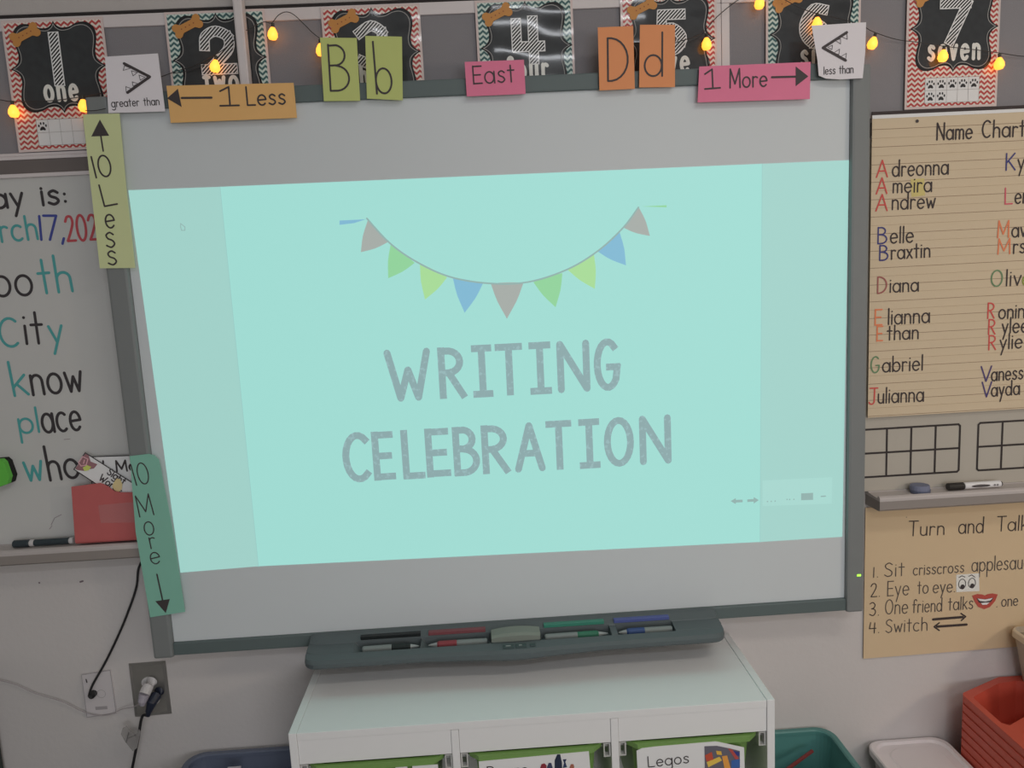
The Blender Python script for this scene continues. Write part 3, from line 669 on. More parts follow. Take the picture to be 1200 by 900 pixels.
write(bm, 'e', *((-0.8141, 1.5886), (-0.7946, 1.5894), 0.0471), YK, .0034); write(bm, 's', *((-0.8182, 1.5480), (-0.7986, 1.5488), 0.0527), YK, .0034); write(bm, 's', *((-0.8191, 1.5115), (-0.7994, 1.5123), 0.0495), YK, .0034)
obj('lettering', bm, M['char'], t)
t = card([[(-0.7741, 1.9308), (-0.6673, 1.9332), (-0.6654, 1.8189), (-0.7807, 1.8203)]][0], M['white'], 'white card with a toothed greater-than sign, above the 10 Less card', y=-.0835)
YK = -.0841
bm = B()
for q in [[(-0.7370, 1.9159), (-0.6886, 1.8880), (-0.7369, 1.8589)]]: ribbon(bm, q, .0056, YK)
obj('greater_than_sign', bm, M['char'], t)
bm = B()
for q in [[(-0.7367, 1.9117), (-0.7403, 1.9027), (-0.7253, 1.9062)], [(-0.7241, 1.9012), (-0.7219, 1.8911), (-0.7125, 1.8974)], [(-0.7097, 1.8922), (-0.7083, 1.8821), (-0.6981, 1.8876)], [(-0.7250, 1.8795), (-0.7242, 1.8710), (-0.7142, 1.8757)], [(-0.7390, 1.8708), (-0.7394, 1.8599), (-0.7283, 1.8662)]]: ribbon(bm, q, .0011, YK - .0002, closed=True)
obj('teeth', bm, M['char'], t)
text('lettering', 'greater than', ((-0.7722, 1.8317), (-0.6750, 1.8322), 0.0150), YK, .0017, M['char'], t, xh=.66)
YK = YC - .0006
t = card([[(-0.6579, 1.8697), (-0.3984, 1.8650), (-0.3976, 1.7951), (-0.6574, 1.7959)]][0], ORG_C, 'orange card reading 1 Less with an arrow pointing left')
arrow([(-0.6293, 1.8443), (-0.5685, 1.8424)], [(-0.6591, 1.8448), (-0.6351, 1.8628), (-0.6312, 1.8262)], .0042, t)
text('lettering', '1', ((-0.5527, 1.8255), (-0.5160, 1.8248), 0.0371), YK, .0034, M['char'], t)
text('lettering', 'Less', ((-0.4978, 1.8235), (-0.4179, 1.8232), 0.0371), YK, .0034, M['char'], t, xh=.56)
for nm, q, m_, lb, ch, tt in (('B', [[(-0.3366, 1.9518), (-0.2617, 1.9480), (-0.2643, 1.8237), (-0.3393, 1.8260)]][0], LIM, 'lime green card with a capital B on top of the board', 'B', ((-0.3261, 1.8458), (-0.2829, 1.8449), 0.0912)),
                             ('b', [[(-0.2439, 1.9515), (-0.1687, 1.9470), (-0.1758, 1.8209), (-0.2499, 1.8274)]][0], LIM, 'lime green card with a lowercase b on top of the board', 'b', ((-0.2306, 1.8359), (-0.1951, 1.8362), 0.1034)),
                             ('D', [[(0.2386, 1.9499), (0.3130, 1.9496), (0.3130, 1.8239), (0.2378, 1.8236)]][0], TAN, 'deep orange card with a capital D', 'D', ((0.2537, 1.8418), (0.3007, 1.8407), 0.0856)),
                             ('d', [[(0.3274, 1.9516), (0.4011, 1.9488), (0.3985, 1.8239), (0.3222, 1.8262)]][0], TAN, 'deep orange card with a lowercase d', 'd', ((0.3335, 1.8483), (0.3734, 1.8472), 0.0874))):
    t = card(q, m_, lb)
    text('lettering', ch, tt, YK, .0038, M['char'], t, xh=.5)
t = card([[(-0.0423, 1.8922), (0.0815, 1.8916), (0.0818, 1.8231), (-0.0419, 1.8231)]][0], PNK, 'pink card reading East at the top middle of the board')
text('lettering', 'East', ((-0.0271, 1.8472), (0.0597, 1.8483), 0.0357), YK, .003, M['char'], t, xh=.66)
t = card([[(0.4511, 1.8632), (0.6897, 1.8631), (0.6882, 1.7876), (0.4463, 1.7907)]][0], PNK, 'pink card reading 1 More with an arrow pointing right')
arrow([(0.6060, 1.8352), (0.6583, 1.8343)], [(0.6574, 1.8551), (0.6846, 1.8338), (0.6574, 1.8149)], .0042, t)
text('lettering', '1', ((0.4621, 1.8172), (0.4932, 1.8182), 0.0388), YK, .0034, M['char'], t)
text('lettering', 'More', ((0.5151, 1.8173), (0.5958, 1.8174), 0.0380), YK, .0032, M['char'], t, xh=.56)
t = card([[(0.6895, 1.9349), (0.8063, 1.9373), (0.8054, 1.8791), (0.8006, 1.8248), (0.7526, 1.8241), (0.7213, 1.8271), (0.7056, 1.8338), (0.7026, 1.8659)]][0], M['white'], 'white card with a toothed less-than sign and a curled corner', y=-.0855)
YK = -.0861
bm = B()
for q in [[(0.7648, 1.9183), (0.7142, 1.8894), (0.7630, 1.8620)]]: ribbon(bm, q, .0056, YK)
obj('less_than_sign', bm, M['char'], t)
bm = B()
for q in [[(0.7534, 1.9102), (0.7662, 1.9045), (0.7652, 1.9157)], [(0.7406, 1.9030), (0.7517, 1.8957), (0.7516, 1.9060)], [(0.7243, 1.8899), (0.7334, 1.8852), (0.7343, 1.8938)], [(0.7372, 1.8782), (0.7482, 1.8743), (0.7499, 1.8854)], [(0.7519, 1.8699), (0.7630, 1.8651), (0.7647, 1.8763)]]: ribbon(bm, q, .0011, YK - .0002, closed=True)
obj('teeth', bm, M['char'], t)
text('lettering', 'less than', ((0.7164, 1.8354), (0.7799, 1.8363), 0.0155), YK, .0017, M['char'], t, xh=.66)
YK = YC - .0006
t = card([[(-0.8238, 1.0976), (-0.7829, 1.1000), (-0.7704, 1.0963), (-0.7623, 1.0862), (-0.7605, 1.0697), (-0.7496, 0.9166), (-0.7434, 0.7313), (-0.8224, 0.7235), (-0.8313, 0.9239)]][0], GRN, 'green card reading 10 More with an arrow pointing down')
bm = B()
write(bm, '|0', *((-0.8194, 1.0309), (-0.7856, 1.0346), 0.0479), YK, .0026); write(bm, 'M', *((-0.8195, 0.9587), (-0.7855, 0.9624), 0.0485), YK, .0026)
write(bm, 'o', *((-0.8114, 0.9158), (-0.7898, 0.9164), 0.0528), YK, .0026); write(bm, 'r', *((-0.8028, 0.8845), (-0.7895, 0.8857), 0.0432), YK, .0026); write(bm, 'e', *((-0.8051, 0.8478), (-0.7832, 0.8503), 0.0455), YK, .0026)
obj('lettering', bm, M['char'], t)
arrow([(-0.7956, 0.8241), (-0.7901, 0.7632)], [(-0.8065, 0.7613), (-0.7739, 0.7641), (-0.7865, 0.7315)], .0032, t)

# ================================================================== red pocket, word cards, markers, magnet on the left whiteboard
t = thing('paper_pocket', (-1.02, -.062, .894), 'red paper pocket taped to the left whiteboard above its tray', 'folder')
RP = mat('red_construction_paper', pc(138, 70, 69, .42), .75, noise=.05)
obj('pocket_front', slab(B(), [[(-0.9746, 1.0287), (-0.9243, 1.0325), (-0.9091, 1.0335), (-0.8950, 1.0258), (-0.8814, 1.0131), (-0.8668, 1.0092), (-0.8142, 1.0059), (-0.8153, 0.8980), (-0.9827, 0.8988)]][0], -.050, .001), RP, t)
obj('pocket_back', slab(B(), [[(-0.9724, 1.0190), (-0.8158, 1.0013), (-0.8159, 0.9012), (-0.9798, 0.9018)]][0], -.020, .001), RP, t)
bm = B(); q = [[(-0.9822, 0.9028), (-0.8149, 0.9010)]][0]; box(bm, q[0][0], q[1][0] , -.049, -.020, .8962, .8975)
obj('pocket_fold', bm, RP, t)
TP = mat('clear_tape', (.75, .70, .70, 1), .12, alpha=.07, coat=1., bump=.5, bscale=25)
obj('tape_strip', slab(B(), [[(-0.9204, 0.9832), (-0.8350, 0.9857), (-0.8204, 0.9808), (-0.8255, 0.9372), (-0.9199, 0.9413)]][0], -.0512, .0003), TP, t, label='shiny strip of clear tape')
def card2(name, q, y, label, m=None):
    cx = sum(p[0] for p in q) / 4
    t = thing(name, (cx, y, min(p[1] for p in q)), label, 'card'); obj('sheet', slab(B(), q, y, .001), m or mat('white_card', pc(176, 172, 178, .42), .6), t)
    bm = B(); ribbon(bm, q, .0022, y - .0004, closed=True); obj('black_border', bm, M['black'], t); return t
t = card2('word_card', [[(-0.9359, 1.0915), (-0.7924, 1.0874), (-0.7961, 1.0221), (-0.9362, 1.0288)]][0], -.034, 'white word card with black border standing upright in the red pocket')
text('lettering', 'l', ((-0.9094, 1.0591), (-0.9038, 1.0587), 0.0215), -.0350, .004, M['char'], t)
text('lettering', 'Mo', ((-0.8787, 1.0542), (-0.8322, 1.0543), 0.0245), -.0350, .004, M['char'], t, xh=.66)
t = card2('word_card', [[(-0.9381, 1.1030), (-0.8261, 1.0143), (-0.8572, 0.9764), (-0.9677, 1.0665)]][0], -.042, 'white word card with pictures leaning diagonally in the red pocket')
bm = B()
for q in [[(-0.9378, 1.1012), (-0.9310, 1.0959), (-0.9289, 1.0821), (-0.9147, 1.0753), (-0.9234, 1.0660), (-0.9349, 1.0648), (-0.9428, 1.0613), (-0.9594, 1.0643), (-0.9646, 1.0676)]]: slab(bm, q, -.0427, 0)
obj('picture', bm, mat('picture_brown', pc(112, 80, 84, .42), .7), t, label='brown and pink swirled picture')
bm = B()
for q in [[(-0.9443, 1.0948), (-0.9338, 1.0883), (-0.9393, 1.0749), (-0.9507, 1.0736), (-0.9553, 1.0817)]]: ribbon(bm, q, .0022, -.0432, closed=True)
for q in [[(-0.9415, 1.0868), (-0.9444, 1.0791)]]: ribbon(bm, q, .0022, -.0432)
obj('picture_swirl', bm, mat('picture_pink', pc(164, 128, 134, .42), .7), t)
bm = B()
for q in [[(-0.9475, 1.0695), (-0.9374, 1.0748), (-0.9285, 1.0703), (-0.9351, 1.0628), (-0.9447, 1.0614)]]: slab(bm, q, -.0433, 0)
obj('picture_yellow', bm, mat('picture_lime', pc(150, 158, 80, .42), .7), t)
text('lettering', 'Sight', ((-0.8968, 1.0526), (-0.8642, 1.0249), 0.0156), -.0430, .0026, M['char'], t, xh=.66)
text('lettering', 'Words', ((-0.9163, 1.0400), (-0.8744, 1.0037), 0.0156), -.0430, .0026, M['char'], t, xh=.66)
bm = B()
for q in [[(-0.8844, 1.0301), (-0.8756, 1.0404), (-0.8683, 1.0380), (-0.8649, 1.0269), (-0.8673, 1.0151), (-0.8758, 1.0077), (-0.8845, 1.0142), (-0.8882, 1.0224)]]: slab(bm, q, -.0437, 0)
o = obj('picture', bm, mat('picture_tan', pc(186, 152, 112, .42), .7), t, label='tan shell-shaped picture')
def marker(name, x0_, x1_, y, z, secs, label, r=.0075):
    t = thing(name, ((x0_ + x1_) / 2, y, z - r), label, 'marker')
    for nm, f0, f1, rr, m_ in secs:
        xa, xb = x0_ + (x1_ - x0_) * f0, x0_ + (x1_ - x0_) * f1; e = min(.0015, abs(xb - xa) * .2)
        obj(nm, tube(B(), [(xa, y, z), (xa + e, y, z), (xb - e, y, z), (xb, y, z)], [rr * .85, rr, rr, rr * .85], 14), m_, t)
    return t
DK = mat('marker_dark_green', pc(34, 42, 46, .42), .4)
xa, xb = (-1.1281, 0.9101)[0], (-0.9933, 0.9074)[0]
marker('dry_erase_marker', xa, xb, -.034, .8995, (('cap', 0, .27, .0085, DK), ('collar', .27, .345, .0078, M['whitep']), ('barrel', .345, .93, .0076, DK), ('end_band', .93, 1, .0078, M['whitep'])), 'dark dry-erase marker with white bands on the left whiteboard tray', .0085)
xa, xb = (1.0418, 0.9217)[0], (1.1739, 0.9239)[0]
t = marker('dry_erase_marker', xa, xb, -.036, .8993, (('cap', 0, .30, .0088, mat('cap_black', (.025, .022, .02, 1), .5)), ('barrel', .30, .97, .0080, mat('marker_white', pc(190, 180, 186, .5), .4)), ('end_plug', .97, 1, .0055, M['char'])), 'white-barrelled dry-erase marker with black cap on the right tray', .0085)
t_m = t
bm = B(); y_ = -.0442
dx = xb - xa
slab(bm, [(xa + dx * (.58 + .17 * math.cos(a)), .8993 + .0032 * math.sin(a)) for a in [k * PI / 8 for k in range(16)]], y_ - .0004, .0008)
obj('barrel_print', bm, M['char'], t)
bm = B()
write(bm, 'ss', (xa + dx * .81, .8978), (xa + dx * .90, .8978), .006, y_ - .0005, .0012); ribbon(bm, [(xa + dx * .48, .8993), (xa + dx * .68, .8993)], .0010, y_ - .0008)
obj('barrel_print', bm, mat('print_grey', (.25, .24, .25, 1), .6), t)
# blue puck eraser on the right tray
t = thing('magnetic_eraser', (.94, -.036, .889), 'round slate blue eraser on the right whiteboard tray', 'eraser')
cx_ = (0.9759, 0.9237)[0]
BLU = mat('slate_blue_foam', pc(92, 96, 114, .5), .7); BL2 = mat('slate_blue_rim', pc(74, 80, 98, .5), .7)
def disc(bm, cx, cy, rx, ry, zz, n=22):
    R = [[bm.verts.new((cx + rx * f * math.cos(2 * PI * k / n), cy + ry * f * math.sin(2 * PI * k / n), z_)) for k in range(n)] for z_, f in zz]
    for a, b in zip(R, R[1:]):
        for k in range(n): bm.faces.new((a[k], a[(k + 1) % n], b[(k + 1) % n], b[k]))
    bm.faces.new(R[0]); bm.faces.new(R[-1]); return bm
obj('felt_pad', disc(B(), cx_, -.037, .0225, .020, [(.8905, 1), (.898, 1)]), BL2, t)
obj('eraser_body', disc(B(), cx_ - .0015, -.037, .0228, .020, [(.898, 1.0), (.901, 1.0), (.907, .97), (.909, .9)]), BLU, t)
# green eraser held on the left whiteboard
t = thing('magnetic_eraser', (-1.16, -.02, 1.0), 'lime green square eraser with black felt on the left whiteboard', 'eraser')
q = [[(-1.1681, 1.0979), (-1.1119, 1.0993), (-1.1054, 1.0921), (-1.0989, 1.0583), (-1.1048, 1.0429), (-1.1400, 1.0323), (-1.1771, 1.0356)]][0]
obj('felt_pad', slab(B(), [(x - .010, z - .001) for x, z in q], -.032, .0175), mat('black_felt', (.015, .015, .015, 1), .95), t)
obj('eraser_body', slab(B(), [(x - .010, z) for x, z in q], -.046, .0138), mat('lime_green_foam', pc(70, 138, 50, .42), .6), t)

# ================================================================== name chart on the right
LP = mat('lined_chart_paper', pc(184, 168, 143, .64), .75, noise=.025, nscale=6)
RUL = mat('ruled_line', pc(120, 98, 80, .6), .8); RDS = mat('ruled_dash', pc(154, 134, 108, .62), .8)
t = thing('name_chart', (1.16, -.024, 1.07), 'cream lined paper name chart listing handwritten first names', 'chart')
x0, x1, z0, z1 = .8535, 1.455, 1.0745, 1.759
obj('sheet', slab(B(), [(x0, z0), (x1, z0), (x1, z1), (x0, z1)], -.024, .001), LP, t)
obj('top_binding', slab(B(), [(x0 - .001, z1 - .001), (x1, z1 - .001), (x1, z1 + .006), (x0 - .001, z1 + .006)], -.0255, .003), mat('chart_binding', (.05, .035, .035, 1), .7), t, label='dark strip binding the top edge')
obj('top_strip', slab(B(), [(x0, z1 - .009), (x1, z1 - .008), (x1, z1 - .0012), (x0, z1 - .0012)], -.0246, .0004), mat('chart_white', pc(200, 190, 184, .5), .7), t)
bm = B(); bd = B(); zz = z1 - .032; k = 0
while zz > z0 + .003:
    box(bm, x0, x1, -.0243, -.0239, zz - .0005, zz + .0005)
    zz -= .0191
    if zz > z0 + .003: box(bd, x0, x1, -.0243, -.0239, zz - .0003, zz + .0003)
    zz -= .0191
obj('ruled_lines', bm, RUL, t); obj('ruled_lines', bd, RDS, t)
bm = B(); disc_q = (0.9549, 1.7410); ribbon(bm, [disc_q], .0068, -.0255); obj('pin', bm, M['char'], t)
obj('yellow_highlight', slab(B(), [[(0.9432, 1.6156), (0.9745, 1.6160), (0.9775, 1.5784), (0.9461, 1.5761)]][0], -.0245, 0), mat('highlight', pc(186, 172, 112, .66), .8), t)
YN = -.0248; NK = mat('chart_black_marker', (.055, .040, .040, 1), .7)
cR = mat('chart_red', pc(164, 66, 62, .5), .7); cB = mat('chart_blue', pc(52, 52, 98, .5), .7); cO = mat('chart_orange', pc(196, 104, 72, .5), .7)
cG = mat('chart_green', pc(84, 110, 80, .5), .7); cM = mat('chart_maroon', pc(128, 76, 72, .5), .7); cV = mat('chart_violet', pc(60, 50, 92, .5), .7); cP = mat('chart_rose', pc(166, 78, 88, .5), .7); cK = mat('chart_olive', pc(110, 120, 50, .5), .7)
W_ = .0033
NAMES = [
 ('A', ((0.8649, 1.6233), (0.8895, 1.6233), 0.0362), cR), ('dreonna', ((0.9010, 1.6235), (1.0293, 1.6229), 0.0353), NK),
 ('A', ((0.8651, 1.5868), (0.8890, 1.5868), 0.0346), cR), ('meira', ((0.9027, 1.5875), (0.9920, 1.5865), 0.0337), NK),
 ('A', ((0.8647, 1.5493), (0.8903, 1.5489), 0.0357), cR), ('ndrew', ((0.9014, 1.5506), (1.0009, 1.5499), 0.0348), NK),
 ('B', ((0.8693, 1.4759), (0.8910, 1.4758), 0.0362), cB), ('elle', ((0.8989, 1.4758), (0.9524, 1.4755), 0.0362), NK),
 ('B', ((0.8739, 1.4383), (0.8943, 1.4381), 0.0335), cB), ('raxtin', ((0.9016, 1.4396), (0.9923, 1.4405), 0.0335), NK),
 ('D', ((0.8702, 1.3639), (0.8931, 1.3638), 0.0368), cM), ('iana', ((0.9000, 1.3648), (0.9669, 1.3643), 0.0330), NK),
 ('E', ((0.8658, 1.2909), (0.8828, 1.2908), 0.0363), cO), ('lianna', ((0.8974, 1.2912), (0.9949, 1.2909), 0.0363), NK),
 ('E', ((0.8708, 1.2541), (0.8850, 1.2539), 0.0345), cO), ('than', ((0.8961, 1.2551), (0.9696, 1.2545), 0.0335), NK),
 ('G', ((0.8580, 1.1805), (0.8797, 1.1801), 0.0379), cG), ('abriel', ((0.8863, 1.1809), (0.9816, 1.1806), 0.0359), NK),
 ('J', ((0.8541, 1.1062), (0.8750, 1.1058), 0.0383), cR), ('ulianna', ((0.8764, 1.1079), (0.9854, 1.1067), 0.0363), NK),
 ('K', ((1.1611, 1.6252), (1.1838, 1.6253), 0.0364), cB), ('y', ((1.1897, 1.6260), (1.2045, 1.6262), 0.0355), NK),
 ('L', ((1.1621, 1.5497), (1.1800, 1.5500), 0.0359), cP), ('en', ((1.1859, 1.5505), (1.2178, 1.5505), 0.0359), NK),
 ('M', ((1.1478, 1.4762), (1.1751, 1.4758), 0.0373), cO), ('av', ((1.1821, 1.4754), (1.2151, 1.4758), 0.0344), NK),
 ('M', ((1.1496, 1.4389), (1.1797, 1.4386), 0.0342), cO), ('rs', ((1.1867, 1.4386), (1.2148, 1.4386), 0.0346), NK),
 ('O', ((1.1370, 1.3653), (1.1646, 1.3655), 0.0369), cG), ('liv', ((1.1726, 1.3655), (1.2079, 1.3652), 0.0370), NK), ('e', ((1.2110, 1.3651), (1.2261, 1.3647), 0.0350), cK),
 ('R', ((1.1316, 1.2929), (1.1482, 1.2928), 0.0354), cR), ('onin', ((1.1585, 1.2905), (1.2193, 1.2903), 0.0344), NK),
 ('R', ((1.1349, 1.2555), (1.1517, 1.2554), 0.0346), cR), ('ylee', ((1.1679, 1.2563), (1.2290, 1.2560), 0.0356), NK),
 ('R', ((1.1368, 1.2191), (1.1546, 1.2192), 0.0338), cR), ('ylie', ((1.1643, 1.2196), (1.2173, 1.2197), 0.0348), NK),
 ('V', ((1.1212, 1.1456), (1.1457, 1.1454), 0.0352), cV), ('anessa', ((1.1468, 1.1456), (1.2401, 1.1460), 0.0342), NK),
 ('V', ((1.1246, 1.1083), (1.1472, 1.1080), 0.0354), cV), ('ayda', ((1.1482, 1.1086), (1.2160, 1.1098), 0.0344), NK),
]
for s_, q, m_ in NAMES: text('lettering', s_, q, YN, W_, m_, t, xh=.62)
text('lettering', 'Name', ((1.0003, 1.6986), (1.0817, 1.6982), 0.0359), YN, .0036, NK, t, xh=.6)
text('lettering', 'Chart', ((1.1042, 1.6987), (1.2023, 1.6981), 0.0368), YN, .0036, NK, t, xh=.6)

# ================================================================== turn and talk chart
CP = mat('cream_chart_paper', pc(186, 165, 134, .64), .75, noise=.03, nscale=5)
t = thing('instruction_chart', (1.1, -.005, .47), 'cream paper chart reading Turn and Talk under the right whiteboard', 'chart')
obj('sheet', slab(B(), [(.861, .462), (1.42, .468), (1.42, .853), (.861, .850)], -.005, .001), CP, t)
YT = -.0056; TK = mat('brown_black_marker', (.060, .044, .040, 1), .7); TG = mat('grey_brown_marker', (.105, .085, .075, 1), .7)
text('lettering', 'Turn', ((0.9678, 0.7724), (1.0563, 0.7701), 0.0376), YT, .0028, TK, t)
text('lettering', 'and', ((1.0917, 0.7704), (1.1534, 0.7690), 0.0398), YT, .0028, TK, t)
text('lettering', 'Talk', ((1.1874, 0.7700), (1.2643, 0.7683), 0.0377), YT, .0028, TK, t)
for s_, q, m_ in [('!.', ((0.8818, 0.6728), (0.8945, 0.6726), 0.0250), TG), ('Sit', ((0.9094, 0.6724), (0.9594, 0.6719), 0.0349), TG), ('crisscross', ((0.9817, 0.6715), (1.1088, 0.6706), 0.0284), TG), ('applesauce', ((1.1281, 0.6709), (1.2903, 0.6694), 0.0371), TG),
                  ('2.', ((0.8762, 0.6222), (0.8996, 0.6222), 0.0351), TK), ('Eye', ((0.9177, 0.6220), (0.9722, 0.6216), 0.0384), TG), ('to', ((0.9936, 0.6230), (1.0203, 0.6227), 0.0330), TG), ('eye.', ((1.0321, 0.6223), (1.0879, 0.6214), 0.0330), TG),
                  ('3.', ((0.8737, 0.5738), (0.8983, 0.5736), 0.0343), TK), ('One', ((0.9133, 0.5752), (0.9701, 0.5741), 0.0376), TG), ('friend', ((0.9825, 0.5744), (1.0560, 0.5737), 0.0343), TG), ('talks', ((1.0721, 0.5748), (1.1346, 0.5743), 0.0332), TG),
                  ('.', ((1.1929, 0.5742), (1.1972, 0.5744), 0.0288), TG), ('one', ((1.2070, 0.5750), (1.2481, 0.5755), 0.0288), TG),
                  ('4.', ((0.8733, 0.5286), (0.8997, 0.5283), 0.0278), TK), ('Switch', ((0.9152, 0.5267), (1.0207, 0.5260), 0.0345), TG)]:
    text('lettering', s_, q, YT, .0024, m_, t, xh=.64)
bm = B()
for q in [[(1.0350, 0.5534), (1.1094, 0.5544)]]: ribbon(bm, q, .0064, YT)
for q in [[(1.1048, 0.5641), (1.1169, 0.5552), (1.1064, 0.5457)]]: ribbon(bm, q, .0036, YT - .0001)
obj('arrow', bm, TK, t)
bm = B()
for q in [[(1.1198, 0.5340), (1.0453, 0.5339)]]: ribbon(bm, q, .0064, YT)
for q in [[(1.0504, 0.5434), (1.0377, 0.5340), (1.0510, 0.5236)]]: ribbon(bm, q, .0036, YT - .0001)
obj('arrow', bm, TK, t)
e = obj('eyes_sticker', slab(B(), [[(1.0897, 0.6653), (1.1465, 0.6654), (1.1492, 0.6194), (1.0911, 0.6207)]][0], -.0058, .0006), mat('sticker_white', pc(200, 184, 176, .5), .7), t, label='white sticker with two cartoon eyes')
bm = B()
for c_ in ((1.1049, 0.6408), (1.1295, 0.6417)): ribbon(bm, ell(c_[0], c_[1], .0088, .0125, 18), .0018, -.0062, closed=True); slab(bm, ell(c_[0] + .001, c_[1] - .0075, .0055, .0065, 14), -.0063, 0)
for q in [[(1.0964, 0.6583), (1.1037, 0.6622), (1.1114, 0.6584)], [(1.1209, 0.6599), (1.1283, 0.6627), (1.1361, 0.6567)]]: ribbon(bm, q, .0018, -.0063)
obj('drawn_eyes', bm, M['char'], e)
bm = B()
lips = [[(1.1313, 0.6085), (1.1441, 0.6120), (1.1571, 0.6100), (1.1636, 0.6067), (1.1700, 0.6098), (1.1829, 0.6109), (1.1960, 0.6074), (1.1901, 0.5911), (1.1777, 0.5764), (1.1628, 0.5712), (1.1474, 0.5785), (1.1383, 0.5925)]][0]
o = obj('mouth_sticker', slab(bm, lips, -.0060, .0006), mat('lip_red', pc(146, 62, 54, .5), .5, coat=.3), t, label='red smiling lips sticker')
bm = slab(B(), [[(1.1423, 0.6011), (1.1640, 0.5974), (1.1854, 0.6003), (1.1794, 0.5896), (1.1644, 0.5851), (1.1492, 0.5895)]][0], -.0063, 0)
obj('mouth_opening', bm, M['char'], o)
bm = slab(B(), [[(1.1445, 0.6005), (1.1640, 0.5969), (1.1833, 0.5996), (1.1771, 0.5933), (1.1642, 0.5916), (1.1512, 0.5938)]][0], -.0066, 0); slab(bm, [[(1.1535, 0.5883), (1.1643, 0.5889), (1.1751, 0.5886), (1.1688, 0.5832), (1.1580, 0.5831)]][0], -.0066, 0)
obj('teeth', bm, mat('teeth_white', pc(215, 205, 195, .5), .5), o)
bm = B()
for c_ in ((0.9777, 0.8436), (0.9614, 0.8201)): ribbon(bm, [c_], .002, -.0056)
obj('pin_hole', bm, TG, t)

# ================================================================== wall plates, plugs and cords at the left
t = thing('wall_plate', (-1.0, -.003, .50), 'white plastic wall plate with a black cable plugged in', 'wall plate')
q = [[(-1.0332, 0.5587), (-0.9654, 0.5657), (-0.9646, 0.4562), (-1.0339, 0.4504)]][0]
obj('plate', slab(B(), q, -.006, .0055), mat('plate_white', pc(150, 146, 147, .42), .4), t)
bm = B(); cx_ = sum(p[0] for p in q) / 4; cz_ = sum(p[1] for p in q) / 4
ribbon(bm, ell(cx_ + .006, cz_ + .0, .010, .010, 16), .0009, -.0062, closed=True); box(bm, cx_ - .012, cx_ + .016, -.0064, -.0058, cz_ - .04, cz_ - .032)
ribbon(bm, q, .0015, -.0062, closed=True)
obj('plate_relief', bm, mat('plate_line', pc(118, 114, 116, .42), .5), t)
bm = B(); ribbon(bm, [(-1.0237, 0.5472), (-1.0227, 0.5395)], .0028, -.0064); obj('plate_mark', bm, M['char'], t)
p0 = (-1.0088, 0.5170)
t = thing('board_cable', (p0[0], -.02, p0[1]), 'thin black cable hanging from the green card to the white wall plate', 'cable')
path = [[(-0.8411, 0.8685), (-0.8544, 0.8384), (-0.8682, 0.8123), (-0.8784, 0.7670), (-0.9078, 0.7016), (-0.9359, 0.6483), (-0.9684, 0.5928), (-1.0007, 0.5412), (-1.0105, 0.5181)]][0]
c3 = [Vector((p[0], -.010 - .016 * (1 if i > 6 else .3) * (i / 8), p[1])) for i, p in enumerate(path)]
obj('cord', tube(B(), smoothpts(c3, 6), .0028, 8), M['blackp'], t, smooth=True)
bm = B(); disc_ = (-1.0102, 0.5127); tube(bm, [(disc_[0], -.0065, disc_[1] - .002), (disc_[0], -.018, disc_[1] - .001), (disc_[0] + .001, -.026, disc_[1] + .003)], [.0085, .0085, .005], 12)
obj('plug', bm, M['blackp'], t)

t = thing('power_outlet', (-.88, -.004, .44), 'brushed steel outlet plate below the left corner of the interactive board', 'outlet')
bm = slab(B(), [[(-0.9137, 0.5728), (-0.8416, 0.5729), (-0.8420, 0.4526), (-0.9131, 0.4503)]][0], -.0085, .002)
a = [[(-0.9137, 0.5728), (-0.8416, 0.5729), (-0.8420, 0.4526), (-0.9131, 0.4503)]][0]; b = [[(-0.9224, 0.5772), (-0.8360, 0.5779), (-0.8360, 0.4425), (-0.9234, 0.4403)]][0]
bm = B(); va = [bm.verts.new((p[0], -.0085, p[1])) for p in a]; vb = [bm.verts.new((p[0], -.002, p[1])) for p in b]; vc = [bm.verts.new((p[0], -.0002, p[1])) for p in b]
bm.faces.new(va); bm.faces.new(vc)
for i in range(4): bm.faces.new((va[i], va[(i + 1) % 4], vb[(i + 1) % 4], vb[i])); bm.faces.new((vb[i], vb[(i + 1) % 4], vc[(i + 1) % 4], vc[i]))
obj('plate', bm, M['steel'], t)
for q, lb in (((-0.8778, 0.5299), 'a'), ((-0.8727, 0.4869), 'b')):
    bm = B(); slab(bm, ell(q[0], q[1], .0165, .0145, 20), -.0110, .003)
    r_ = obj('socket', bm, M['whitep'], t)
    bm = B(); ribbon(bm, [(q[0] + .001, q[1] + .008)], .0045, -.0113); obj('socket_hole', bm, M['char'], r_)
# white charger with its thin cord
q = (-0.8733, 0.5277)
t = thing('phone_charger', (q[0], -.012, q[1] - .03), 'white plug-in charger in the upper socket of the steel outlet', 'charger')
bm = tube(B(), [(q[0] + .004, -.0113, q[1] + .006), (q[0] + .002, -.028, q[1] + .002), (q[0] - .003, -.040, q[1] - .010)], [.013, .0125, .013], 14)
obj('charger_body', bm, M['whitep'], t)
bm = tube(B(), [(q[0] - .003, -.0395, q[1] - .010), (q[0] - .008, -.043, q[1] - .026), (q[0] - .009, -.043, q[1] - .036)], [.0125, .0105, .006], 12)
obj('cord_grip', bm, mat('pale_grey_plastic', pc(126, 122, 130, .45), .5), t, label='pale grey cord grip')
wq = [[(-0.9108, 0.4811), (-0.9465, 0.4684), (-0.9780, 0.4565), (-1.0100, 0.4578), (-1.0427, 0.4691), (-1.0648, 0.4839), (-1.0888, 0.4988), (-1.1453, 0.5226), (-1.1856, 0.5473), (-1.2193, 0.5606), (-1.2754, 0.5819)]][0]
